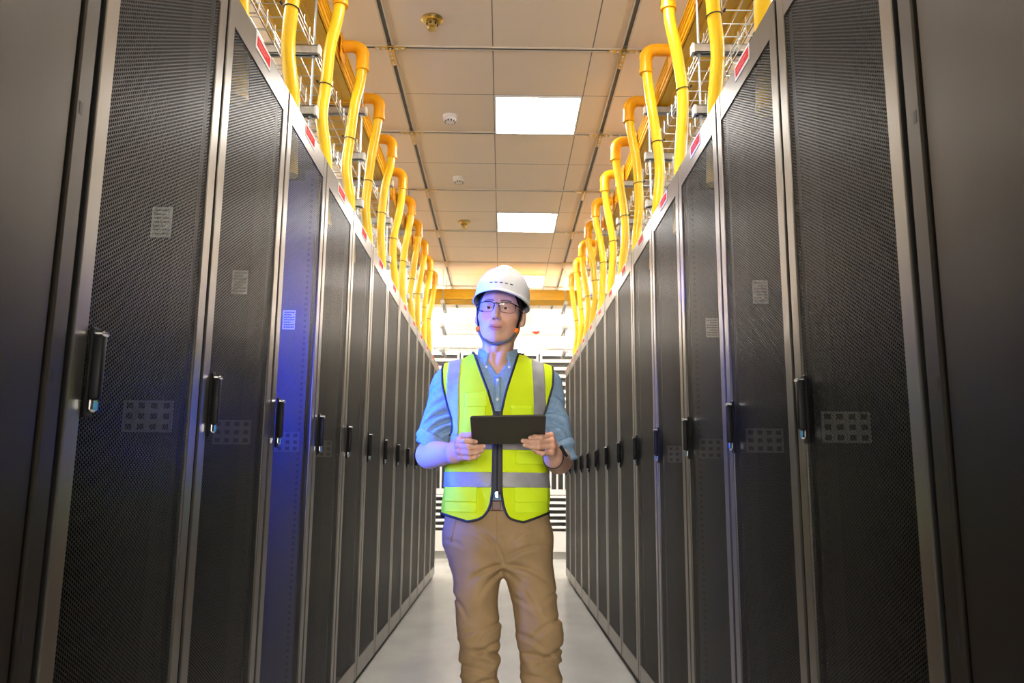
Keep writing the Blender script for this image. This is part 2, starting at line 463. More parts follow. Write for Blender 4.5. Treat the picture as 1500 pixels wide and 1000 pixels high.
def cabinet(s, i):
    xf, y0, sc = ROW[s]
    extra = ''; sgn = -s
    if (s, i) == (-1, 2): lab = 'black mesh-door server cabinet glowing blue inside, third from camera in left row'
    elif i == 0: lab = 'largest black mesh-door server cabinet in the picture, nearest the camera in the %s row' % SIDE[s]
    elif i == 12: lab = 'last black mesh-door server cabinet at the far end of the %s row' % SIDE[s]
    else:
        if i in TAGS[s]: extra = ', paper tag behind its mesh'
        lab = '%s black mesh-door cabinet from camera in the %s row%s' % (ORD[i], SIDE[s], extra)
    t = thing('server_cabinet', lab, 'server cabinet', (xf, y0+RW*(i+.5), 0), 'server cabinets in two facing rows')
    t.scale.z = sc
    if s > 0: t.rotation_euler.z = PI
    obj('cabinet_body', ME['body'], None, t); obj('plinth', ME['plinth'], None, t)
    d = obj('door', ME['door'], None, t)
    obj('mesh_panel', ME['sheet'], None, d); obj('handle', ME['handle'], None, d)
    w = obj('warning_label', ME['label'], None, d); w['label'] = 'red and white warning label on the top rail'
    if i < 5: obj('mounting_rail', ME[('railg' if s < 0 else 'railh') if i == 2 else 'rail%d' % s], None, t)  # third cabinets get paler rails, to show the blue light
    if i: MB().tube([(-.080, sgn*.02, 2.13), (-.080, sgn*.02, 2.20), (-.080, sgn*.02, RH-.014)], [.037, .034, .031], 16).obj('conduit_stub', 'pipe', t)
    if i in PLATES[s]: obj('punched_plate', ME['plate%d' % s], None, t)
    if i in TAGS[s]: obj('paper_tag', ME['tag%d' % s], None, t)
    return t
cabs = {}
for s in (-1, 1):
    for i in range(13): cabs[s, i] = cabinet(s, i)
# blue light bar inside the third cabinet on the left
tb = cabs[-1, 2]
MB().box((-.060, -.284, 1.2), (-.050, -.270, 1.85)).obj('light_bar', 'bluelamp', tb)
MB().box((-.050, -.286, 1.15), (-.0165, -.262, 1.9)).obj('added_bar_shield', 'gap', tb)  # shield added to keep blue spill off the near cabinets
MB().box((-.24, .2635, .1), (-.0785, .267, 2.2)).obj('added_liner', 'liner', tb)  # paler lining added to catch the blue light
MB().box((-.24, -.267, .1), (-.0785, -.2635, 2.2)).obj('added_liner', 'liner', cabs[1, 2])  # paler lining added to pick up blue from across the aisle
MB().box((-.245, -.286, .1), (-.241, .286, 2.2)).obj('blanking_panel', 'liner', tb)
la = bpy.data.lights.new('blue light', 'AREA'); la.shape = 'RECTANGLE'; la.size = .05; la.size_y = 1.0
la.color = (.02, .09, 1); la.energy = 31; la.spread = math.radians(75)
lo = bpy.data.objects.new('blue_light', la); COL.objects.link(lo)
lo.location = (-.80, 2.66, 1.5); lo.rotation_euler = Matrix(((0, 0, -1), (1, 0, 0), (0, 1, 0))).to_3x3().to_euler()
def aim(o, loc, tgt):
    o.location = loc
    o.rotation_euler = (Vector(tgt)-Vector(loc)).to_track_quat('-Z', 'Y').to_euler()
aim(lo, (-.80, 2.84, 1.5), (-.1, 2.92, 1.45))

# plain steel end cabinets next to the camera
for s in (-1, 1):
    xf, y0, sc = ROW[s]
    t = thing('end_cabinet', 'plain grey steel end cabinet at the %s edge of the picture, no mesh' % SIDE[s], 'cabinet', (xf, y0-.006, 0))
    if s > 0: t.rotation_euler.z = PI; sg = -1
    else: sg = 1
    def B(mb, x0, x1, ya, yb, z0, z1, mi=0, bev=0.):
        a, b = sorted((-ya*sg, -yb*sg)); mb.box((x0, a, z0), (x1, b, z1), mi, bev)
    mb = MB(); B(mb, -RD, -.0125, .003, 1.30, .03, RH); mb.obj('cabinet_body', 'gap', t)
    mb = MB(); B(mb, -.012, .002, .010, .056, .035, RH-.004, 0, .003)
    for z in (.39, .78, 1.175, 1.635, 2.0): B(mb, .0015, .0025, .036, .046, z-.011, z+.011, 1)
    mb.obj('corner_post', ['panel', 'gap'], t)
    mb = MB(); B(mb, -.012, -.002, .064, 1.28, .035, RH-.004, 0, .004); mb.obj('steel_door', 'panel', t)
    mb = MB(); B(mb, -RD+.03, -.02, .001, 1.30, 0, .03); mb.obj('plinth', 'gap', t)

# ------------------------------------------------------------------ conduits
def conduit(s, i):
    xf, y0, sc = ROW[s]
    yc = y0+RW*(i+.5)+.02
    rnd = random.Random(i*7+(50 if s > 0 else 0))
    j = lambda a: rnd.uniform(-a, a)
    side = SIDE[s]
    t = thing('conduit_pipe', ('curved yellow conduit pipe rising from the roof of the %s cabinet in the %s row' % (ORD[i] if i < 12 else 'last', side)), 'conduit pipe', (s*(abs(xf)+.08), yc, RH*sc), 'yellow conduit pipes above the cabinets')
    L = lambda x, y, z: (s*x-s*(abs(xf)+.08), y-yc, z-RH*sc)
    b = abs(xf)
    pts = [(b+.080, yc, RH*sc+.001),  (b+.088+j(.008), yc+j(.01), 2.45), (b+.108+j(.006), yc+j(.012), 2.64), (b+.104+j(.006), yc+j(.012), 2.80),
           (b+.084+j(.008), yc+j(.012), 2.98), (b+.060+j(.006), yc+j(.008), 3.13), (b+.052, yc, 3.225), (b+.050, yc, 3.26)]
    # smooth by Catmull-Rom
    P = [Vector(p) for p in pts]; Q = []
    for k in range(len(P)-1):
        p0, p1, p2, p3 = P[max(k-1, 0)], P[k], P[k+1], P[min(k+2, len(P)-1)]
        for q in range(5):
            u = q/5
            Q.append(.5*((2*p1)+(p2-p0)*u+(2*p0-5*p1+4*p2-p3)*u*u+(3*p1-p0-3*p2+p3)*u**3))
    Q.append(P[-1])
    MB().tube([L(*p) for p in Q], .0268, 18).obj('pipe', 'pipe', t)
    # elbow downspout: from the pipe mouth up and over into the raceway
    x0 = b+.050; R = .056; zc = 3.275
    arc = [(x0, yc, 3.20), (x0, yc, 3.245)]+[(x0+R-R*math.cos(a*PI/16), yc, zc+R*math.sin(a*PI/16)) for a in range(0, 9)]+[(x0+R+(.884-x0-R)*.6, yc, zc+R), (.884, yc, zc+R-.003)]
    mb = MB().tube([L(*p) for p in arc], .0335, 16)
    mb.tube([L(*p) for p in arc[2:11]], .0365, 4, flat=.25, up=(0, 1, 0))
    mb.tube([L(x0, yc, 3.192), L(x0, yc, 3.212)], .0365, 16)
    mb.obj('elbow', 'elbow', t)
    mb = MB(); xw = .905
    lo, hi = L(xw-.022, yc-.06, 3.245), L(xw-.0155, yc+.06, 3.385)
    mb.box([min(a, c) for a, c in zip(lo, hi)], [max(a, c) for a, c in zip(lo, hi)], 0, .004)
    mb.obj('hook_flange', 'elbow', t)
    p = Vector(pts[3])
    ring = [L(p.x+.0290*math.cos(a*2*PI/20), p.y+.0290*math.sin(a*2*PI/20), p.z+.004*math.cos(a*2*PI/20)) for a in range(20)]
    mb = MB().tube(ring, .0025, 6, closed=True)
    mb.box(Vector(L(p.x+.03, p.y-.04, p.z))-Vector((.004, .006, .003)), Vector(L(p.x+.03, p.y-.04, p.z))+Vector((.004, .012, .003)))
    mb.obj('cable_tie', 'tie', t)
for s in (-1, 1):
    for i in range(1, 13): conduit(s, i)

# ------------------------------------------------------------------ raceways, wire trays, hangers
TIER = (2.62, 2.91, 3.20)
def raceway(name, label, a, b, x0, x1, zb, along='Y'):
    """U channel of yellow plastic with ribbed walls, from a to b along the axis"""
    c = (a+b)/2
    def T(u, w, z): return (w, u, z) if along == 'Y' else (u, w, z)
    t = thing(name, label, 'cable raceway', T(c, (x0+x1)/2, zb))
    o = Vector(T(c, (x0+x1)/2, zb))
    def bx(mb, u0, u1, w0, w1, z0, z1, mi=0):
        p, q = Vector(T(u0, w0, z0))-o, Vector(T(u1, w1, z1))-o
        mb.box([min(i, j) for i, j in zip(p, q)], [max(i, j) for i, j in zip(p, q)], mi)
    mb = MB(); w = .004; h = .125
    bx(mb, a, b, x0, x1, zb, zb+w)
    sg = 1 if x1 > x0 else -1
    bx(mb, a, b, x0, x0+w*sg, zb, zb+h); bx(mb, a, b, x1-w*sg, x1, zb, zb+h)
    for z in (.010, .045, .085, .112):
        bx(mb, a, b, x0-.007*sg, x0, zb+z, zb+z+.010); bx(mb, a, b, x1, x1+.007*sg, zb+z, zb+z+.010)
    bx(mb, a, b, x0-.014*sg, x0+w*sg, zb+h, zb+h+.005); bx(mb, a, b, x1-w*sg, x1+.014*sg, zb+h, zb+h+.005)
    for u in (.06, .12, .18, .24): bx(mb, a, b, x0+u*sg-.004, x0+u*sg+.004, zb-.005, zb)
    mb.obj('channel', 'raceway', t)
    n = max(1, int((b-a)/2))
    for k in range(1, n+1):
        u = a+(b-a)*k/(n+1)
        mb = MB(); bx(mb, u-.05, u+.05, x0-.012*sg, x0-.006*sg, zb+.004, zb+h-.004); bx(mb, u-.05, u+.05, x1+.006*sg, x1+.012*sg, zb+.004, zb+h-.004); bx(mb, u-.05, u+.05, x0-.01*sg, x1+.01*sg, zb-.009, zb-.005)
        for q in (-.03, .03): bx(mb, u+q-.008, u+q+.008, x0-.020*sg, x0-.010*sg, zb+.03, zb+.05)
        mb.obj('joint_collar', 'elbow', t)
    return t
raceway('cable_raceway', 'long yellow cable raceway high above the left cabinet row', 1.2, 9.6, -.905, -1.205, 3.231)
raceway('cable_raceway', 'long yellow cable raceway high above the right cabinet row', 1.2, 9.6, .905, 1.205, 3.231)
raceway('cable_raceway', 'yellow cable raceway crossing the aisle end behind the hard hat', -3.0, 3.0, 9.73, 10.03, 3.222, 'X')

def wire_tray(label, a, b, w0, w1, zb, along='Y', h=.055):
    c = (a+b)/2
    def T(u, w, z): return (w, u, z) if along == 'Y' else (u, w, z)
    o = Vector(T(c, (w0+w1)/2, zb))
    t = thing('wire_cable_tray', label, 'wire cable tray', o)
    g = lambda u, w, z: Vector(T(u, w, z))-o
    mb = MB(); n = 7
    for k in range(n): mb.tube([g(a, w0+(w1-w0)*k/(n-1), zb+.003), g(b, w0+(w1-w0)*k/(n-1), zb+.003)], .0022, 5)
    for w in (w0, w1):
        for z in (.03, h): mb.tube([g(a, w, zb+z), g(b, w, zb+z)], .0022, 5)
    mb.obj('long_wires', 'wire', t)
    mb = MB(); k = 0; u = a+.05
    sg = 1 if w1 > w0 else -1
    while u < b:
        mb.tube([g(u, w0-.004*sg, zb+h+.018), g(u, w0-.004*sg, zb+.008), g(u, w0+.004*sg, zb-.002), g(u, w1-.004*sg, zb-.002), g(u, w1+.004*sg, zb+.008), g(u, w1+.004*sg, zb+h+.018)], .0022, 5)
        u += .1
    mb.obj('cross_wires', 'wire', t)
    return t
for s in (-1, 1):
    wire_tray('zinc wire mesh cable tray on the lowest hanger tier over the %s row' % SIDE[s], 1.3, 9.5, s*.885, s*1.285, TIER[0]+.026)
    wire_tray('zinc wire mesh cable tray on the middle hanger tier over the %s row' % SIDE[s], 1.3, 9.5, s*.885, s*1.285, TIER[1]+.026)
wire_tray('wire mesh cable tray crossing the aisle end on the lowest tier', -3.0, 3.0, 9.75, 10.15, 2.625, 'X')
wire_tray('wire mesh cable tray crossing the aisle end under the yellow raceway', -3.0, 3.0, 9.75, 10.15, 2.915, 'X')

def hanger(label, p, d, L, rods, lift=0., gauge=.0055):
    """threaded rods from the ceiling carrying three strut arms; p = arm start (x, y), d = unit direction of the arms"""
    t = thing('trapeze_hanger', label, 'cable tray hanger', (p[0], p[1], CZ), 'trapeze hangers')
    dx, dy = d
    for r in rods:
        x, y = dx*r, dy*r
        MB().cyl((x, y, 0), (x, y, TIER[0]-.07-CZ+lift), gauge, 8).obj('threaded_rod', 'rod', t)
    for z in TIER:
        z += lift-CZ; mb = MB()
        a = Vector((0, 0, z)); b = Vector((dx*L, dy*L, z)); n = Vector((-dy, dx, 0))*.0205
        for o0, o1, z0, z1 in ((-1, 1, .017, .0205), (-1, -.86, -.0205, .0205), (.86, 1, -.0205, .0205), (-1, -.45, -.0205, -.017), (.45, 1, -.0205, -.017)):
            c0 = a+n*o0+Vector((0, 0, z0)); c1 = b+n*o1+Vector((0, 0, z1))
            mb.box([min(i, j) for i, j in zip(c0, c1)], [max(i, j) for i, j in zip(c0, c1)])
        # plastic end cap
        e0 = a-n*1.06+Vector((0, 0, -.0217))-Vector((dx, dy, 0))*.004; e1 = a+n*1.06+Vector((0, 0, .0217))+Vector((dx, dy, 0))*.006
        mb.box([min(i, j) for i, j in zip(e0, e1)], [max(i, j) for i, j in zip(e0, e1)], 1)
        for r in rods:
            for zz in (-.028, .024):
                mb.tube([(dx*r, dy*r, z+zz-.004), (dx*r, dy*r, z+zz+.004)], .011, 6, 0, smooth=False)
        mb.obj('strut_arm', ['zinc', 'acwhite'], t)
for s in (-1, 1):
    for k in range(5):
        y = 3.32+1.2*k+(.06 if s < 0 else .0)
        hanger('%s steel trapeze hanger from the camera above the %s row' % (['nearest', 'second', 'third', 'fourth', 'fifth'][k], SIDE[s]), (s*(.838 if s < 0 else .820), y), (s, 0), .54, (.028, .51))
for s in (-1, 1):
    hanger('trapeze hanger of the cross aisle trays, %s of the hard hat' % SIDE[s], (s*.75, 9.66), (0, 1), .58, (.05, .53), -.022)

# cables lying in the trays
def cable(label, pts, r, m, name='cable'):
    P = [Vector(p) for p in pts]; o = P[0]
    tag(MB().tube([p-o for p in P], r, 8).obj(name, m), label, 'cable').location = o
cable('black cable along the lowest wire tray of the right row', [(.93+.01*math.sin(k*.9), 1.4+k*.25, TIER[0]+.042) for k in range(32)], .009, 'black')
for n_, (xx, yy) in enumerate(((-1.02, .0), (-1.06, .0), (-1.10, .0))):
    cable('white data cable in the lowest left wire tray, %s of three' % ('aisle-side', 'middle', 'outer')[n_], [(xx+.02*math.sin(k*.7+n_), 1.4+k*.25, TIER[0]+.041) for k in range(32)], .008, 'cablew')

# ------------------------------------------------------------------ far end: air handling units and alarm
def air_unit(x0, x1, label):
    t = thing('air_handling_unit', label, 'air conditioner', ((x0+x1)/2, 11.4, 0), 'air handling units at the far wall')
    w = (x1-x0)/2-.005
    MB().box((-w, .02, 0), (w, .45, .10)).obj('base', 'grey', t)
    mb = MB(); mb.box((-w, .03, .10), (w, .45, 2.88), 0)
    mb.obj('casing', 'acdark', t)
    mb = MB()
    for lo, hi in (((-w, 0, .10), (w, .03, .37)), ((-w, 0, .86), (w, .03, .935)), ((-w, 0, 2.06), (w, .03, 2.13)), ((-w, 0, 2.80), (w, .03, 2.88)),
                   ((-w, 0, .37), (-w+.03, .03, 2.8)), ((w-.03, 0, .37), (w, .03, 2.8))): mb.box(lo, hi, 0, .002)
    mb.obj('front_frame', 'acwhite', t)
    mb = MB()
    for k in range(6): z = .41+k*.082; mb.box((-w+.03, .002, z), (w-.03, .028, z+.030), 0, rot=Matrix.Rotation(-.35, 3, 'X'))
    mb.obj('intake_louvre', 'acwhite', t)
    mb = MB(); n = 13
    for k in range(n): x = -w+.06+(2*w-.12)*k/(n-1); mb.box((x-.012, .004, .935), (x+.012, .028, 2.06))
    mb.obj('bar_grille', 'acwhite', t)
    mb = MB()
    for k in range(6): z = 2.16+k*.108; mb.box((-w+.03, .002, z), (w-.03, .028, z+.045), 0, rot=Matrix.Rotation(-.35, 3, 'X'))
    mb.obj('outlet_louvre', 'flange', t)
air_unit(-1.75, -.62, 'white louvred air unit at the far wall, leftmost of three')
air_unit(-.61, .50, 'white louvred air unit at the far wall, hidden behind the man')
air_unit(.51, 1.75, 'white louvred air unit at the far wall, rightmost of three')
mb = MB()
t = thing('fire_alarm', 'small red fire alarm on the white wall right of the hard hat', 'fire alarm', (.48, YF, 3.24))
MB().box((-.05, -.03, -.03), (.05, 0, .03), 0, .008).obj('base', 'alarm', t)
m_ = MB().lathe([(.047, 0), (.044, .03), (.03, .05), (0, .056)], seg=20)
m_.v = [(x, -.03-z, y) for x, y, z in m_.v]; m_.obj('beacon_lens', 'alarm', t)
for k, z in enumerate((2.98, 3.185)):
    tag(MB().box((XL, YF-.03, z), (XR, YF, z+.018)).obj('trim_%d' % ti, 'flange'), kind='structure'); ti += 1
#PERSON#
# ------------------------------------------------------------------ the man: signed-distance sculpting
F32 = np.float32
def A(*p): return np.array(p, float)
def smin(a, b, k):
    h = np.clip(.5+.5*(b-a)/k, 0, 1)
    return b+(a-b)*h-k*h*(1-h)
def smax(a, b, k): return -smin(-a, -b, k)
def sph(P, c, r): return np.sqrt(((P-A(*c))**2).sum(1))-r
def ell(P, c, r):
    q = (P-A(*c))/A(*r); k0 = np.sqrt((q**2).sum(1)); k1 = np.sqrt(((q/A(*r))**2).sum(1))+1e-9
    return k0*(k0-1)/k1
def cone(P, a, b, ra, rb):
    """tapered capsule"""
    a, b = A(*a), A(*b); ab = b-a
    t = np.clip(((P-a)@ab)/(ab@ab), 0, 1)
    return np.sqrt(((P-a-t[:, None]*ab)**2).sum(1))-(ra+(rb-ra)*t)
def chain(P, pts, rs, k=.004):
    d = None
    for i in range(len(pts)-1):
        e = cone(P, pts[i], pts[i+1], rs[i], rs[i+1]); d = e if d is None else smin(d, e, k)
    return d
def column(P, zs, cx, cy, rx, ry, n=2.4):
    """stack of superelliptic rings given at the heights zs"""
    z = P[:, 2]; I = lambda v: np.interp(z, zs, v)
    X, Y = np.abs(P[:, 0]-I(cx)), np.abs(P[:, 1]-I(cy)); RX, RY = I(rx), I(ry)
    g = ((X/RX)**n+(Y/RY)**n)**(1/n)
    d = (g-1)*np.minimum(RX, RY)
    return smax(d, np.maximum(zs[0]-z, z-zs[-1]), .02)
_rng = np.random.RandomState(3); _lat = _rng.rand(32, 32, 32)*2-1
def noise3(P, s):
    q = P*np.asarray(s, float); i = np.floor(q).astype(int); f = q-i; f = f*f*(3-2*f); i %= 32; j = (i+1) % 32
    r = 0
    for a in (0, 1):
        for b in (0, 1):
            for c in (0, 1):
                w = (f[:, 0] if a else 1-f[:, 0])*(f[:, 1] if b else 1-f[:, 1])*(f[:, 2] if c else 1-f[:, 2])
                r = r+w*_lat[(j if a else i)[:, 0], (j if b else i)[:, 1], (j if c else i)[:, 2]]
    return r
def grad(F, V, e=.0006):
    g = np.zeros_like(V)
    for k in range(3):
        d = np.zeros(3); d[k] = e; g[:, k] = (F(V+d)-F(V-d))/(2*e)
    return g
def project(F, V, h, it=2):
    for _ in range(it):
        d = F(V); g = grad(F, V); n2 = (g**2).sum(1)+1e-6
        st = g*(d/n2)[:, None]; l = np.sqrt((st**2).sum(1)); s = np.minimum(1, .7*h/(l+1e-9)); V = V-st*s[:, None]
    return V
def nets(F, lo, hi, h):
    """surface nets: quads on the zero level of F"""
    lo, hi = A(*lo), A(*hi); n = np.ceil((hi-lo)/h).astype(int)+1
    ax = [lo[k]+h*np.arange(n[k]) for k in range(3)]
    D = np.empty(n, float)
    G2 = np.stack(np.meshgrid(ax[1], ax[2], indexing='ij'), -1).reshape(-1, 2)
    step = max(1, int(400000/len(G2)))
    for i in range(0, n[0], step):
        xs = ax[0][i:i+step]
        P = np.empty((len(xs)*len(G2), 3)); P[:, 0] = np.repeat(xs, len(G2)); P[:, 1:] = np.tile(G2, (len(xs), 1))
        D[i:i+step] = F(P).reshape(len(xs), n[1], n[2])
    S = D < 0
    c = np.zeros(n-1, int)
    for a in (0, 1):
        for b in (0, 1):
            for d in (0, 1): c += S[a:n[0]-1+a, b:n[1]-1+b, d:n[2]-1+d]
    act = np.argwhere((c > 0) & (c < 8))
    idx = -np.ones(n-1, int); idx[tuple(act.T)] = np.arange(len(act))
    acc = np.zeros((len(act), 3)); cnt = np.zeros(len(act))
    for ax_ in range(3):
        o = [k for k in range(3) if k != ax_]
        for a in (0, 1):
            for b in (0, 1):
                p = act.copy(); p[:, o[0]] += a; p[:, o[1]] += b; q = p.copy(); q[:, ax_] += 1
                dp, dq = D[tuple(p.T)], D[tuple(q.T)]; m = (dp < 0) != (dq < 0)
                t = dp[m]/(dp[m]-dq[m]); pos = p[m].astype(float); pos[:, ax_] += t
                acc[m] += pos; cnt[m] += 1
    V = lo+h*acc/cnt[:, None]
    Q = []
    for ax_ in range(3):
        o = [(ax_+1) % 3, (ax_+2) % 3]
        sl = [slice(None)]*3; sl[ax_] = slice(0, n[ax_]-1); s0 = S[tuple(sl)]; sl[ax_] = slice(1, n[ax_]); s1 = S[tuple(sl)]
        e = np.argwhere(s0 != s1)
        e = e[(e[:, o[0]] > 0) & (e[:, o[1]] > 0) & (e[:, o[0]] < n[o[0]]-1) & (e[:, o[1]] < n[o[1]]-1)]
        u, v = np.zeros(3, int), np.zeros(3, int); u[o[0]] = 1; v[o[1]] = 1
        q = np.stack([idx[tuple((e-u-v).T)], idx[tuple((e-v).T)], idx[tuple(e.T)], idx[tuple((e-u).T)]], 1)
        fl = s0[tuple(e.T)]
        q[~fl] = q[~fl][:, ::-1]; Q.append(q)
    Q = np.concatenate(Q); Q = Q[(Q >= 0).all(1)]
    return project(F, V, h), Q
def cut(V, Q, m, h):
    """keep the part of the sheet where m > 0, with its edge moved onto m = 0; returns the border loops too"""
    val = m(V); keep = (val[Q] > 0).sum(1) >= 2
    inn = np.zeros(len(V), bool); out = np.zeros(len(V), bool); inn[Q[keep]] = 1; out[Q[~keep]] = 1
    b = np.where(inn & out)[0]; W = V.copy()
    for _ in range(3):
        p = W[b]; g = grad(m, p, .0015); n2 = (g**2).sum(1)+1e-4; d = m(p)
        st = g*(d/n2)[:, None]; l = np.sqrt((st**2).sum(1)); W[b] = p-st*np.minimum(1, h*.8/(l+1e-9))[:, None]
    Q = Q[keep]; used = np.unique(Q); mp = -np.ones(len(V), int); mp[used] = np.arange(len(used))
    Q = mp[Q]; W = W[used]
    E = {}
    for q in Q.tolist():
        for i in range(4):
            a, c = q[i], q[(i+1) % 4]
            if (c, a) in E: del E[(c, a)]
            else: E[(a, c)] = 1
    nx = {}
    for a, c in E: nx.setdefault(a, []).append(c)
    loops = []
    while nx:
        s = next(iter(nx)); L = [s]; c = s
        while c in nx:
            t = nx[c].pop()
            if not nx[c]: del nx[c]
            if t == s: break
            L.append(t); c = t
        loops.append(L)
    return W, Q, loops
def smooth_loop(P, it=4):
    P = P.copy()
    for _ in range(it): P = .5*P+.25*(np.roll(P, 1, 0)+np.roll(P, -1, 0))
    return P
def npmesh(name, V, Q):
    me = bpy.data.meshes.new(name); me.vertices.add(len(V)); me.vertices.foreach_set('co', np.asarray(V, F32).ravel())
    me.loops.add(Q.size); me.loops.foreach_set('vertex_index', Q.ravel().astype(np.int32))
    me.polygons.add(len(Q)); me.polygons.foreach_set('loop_start', (np.arange(len(Q))*Q.shape[1]).astype(np.int32))
    me.polygons.foreach_set('use_smooth', np.ones(len(Q), bool))
    me.update(calc_edges=True); me.validate(); return me
def relax(V, Q, it=2, f=.5):
    """smooth the sheet by averaging over its edges"""
    e = np.concatenate([Q[:, [0, 1]], Q[:, [1, 2]], Q[:, [2, 3]], Q[:, [3, 0]]]); e = np.concatenate([e, e[:, ::-1]])
    c = np.bincount(e[:, 0], minlength=len(V)).astype(float)
    for _ in range(it):
        s = np.stack([np.bincount(e[:, 0], V[e[:, 1], k], len(V)) for k in range(3)], 1)/np.maximum(c, 1)[:, None]
        V = V+(s-V)*f
    return V

def folds(P, segs, y_max=3.0):
    """creases in the cloth: a valley with a soft ridge beside it along each (x0, z0, x1, z1, depth, width)"""
    o = np.zeros(len(P)); fr = P[:, 1] < y_max
    q = P[fr][:, [0, 2]]; acc = np.zeros(len(q))
    for x0, z0, x1, z1, dp, w in segs:
        a = np.array([x0, z0]); b = np.array([x1, z1]); ab = b-a; L = np.linalg.norm(ab); n = np.array([-ab[1], ab[0]])/L
        if n[1] > 0: n = -n
        r = q-a; t = r@ab/(L*L); bow = .10*L*np.sin(np.clip(t, 0, 1)*PI); s_ = r@n+bow
        tp = np.clip(t*4+.6, 0, 1)*np.clip((1-t)*2.2+.15, 0, 1)*(t > -.15)*(t < 1.07)
        acc += tp*dp*(np.exp(-(s_/w)**2)-.75*np.exp(-((s_-2.0*w)/(1.3*w))**2)-.35*np.exp(-((s_+1.9*w)/(1.2*w))**2))
    o[fr] = acc; return o
def seg_of(l, dp=.006, w=.008):
    return [((a-728)*.00247-.019, 1.052-(b-690)*.00239, (c-728)*.00247-.019, 1.052-(d-690)*.00239, dp*k, w*k**.5) for a, b, c, d, k in l]
TR_FOLDS = seg_of([(738, 816, 702, 772, 1), (736, 822, 688, 852, 1.1), (737, 832, 698, 885, .9), (742, 814, 792, 796, 1), (744, 822, 804, 850, 1.2), (746, 836, 790, 892, .8),
    (734, 952, 680, 944, 1.3), (676, 926, 712, 912, .8), (735, 905, 694, 936, 1), (733, 932, 690, 962, 1.1), (678, 966, 726, 978, .9), (734, 985, 690, 996, .8), (664, 868, 690, 900, .7),
    (766, 946, 818, 962, 1.3), (760, 918, 802, 944, 1), (821, 898, 772, 930, 1), (824, 938, 784, 968, 1.1), (768, 976, 822, 990, .9), (754, 868, 800, 905, .8), (818, 862, 786, 884, .7),
    (806, 796, 776, 790, .8), (656, 790, 684, 800, .7), (690, 775, 720, 790, .6), (775, 770, 748, 792, .6)])
SL_FOLDS = seg_of([(650, 583, 620, 612, 1.1), (657, 600, 616, 628, 1.2), (662, 612, 620, 642, 1), (642, 556, 622, 584, .8), (658, 626, 636, 645, .9), (640, 600, 614, 610, .7),
    (798, 598, 828, 608, 1), (803, 614, 832, 632, 1.2), (798, 636, 832, 648, 1), (812, 574, 830, 590, .8), (806, 652, 836, 662, .9), (806, 626, 826, 622, .7)], .0075)
BX, BY = -.021, 3.0                     # body axis
person = thing('person', 'man standing in the aisle, white hard hat, yellow vest, khaki trousers, holding a tablet', 'person', (BX, BY, 0))
def pobj(name, V, Q, m, parent=None):
    me = npmesh(name, np.asarray(V)-A(BX, BY, 0), Q)
    return obj(name, me, m, parent or person)
def pmb(name, mb, m, parent=None, ang=35):
    mb.v = [(x-BX, y-BY, z) for x, y, z in mb.v]
    return obj(name, mb.mesh(name, ang), m, parent or person)

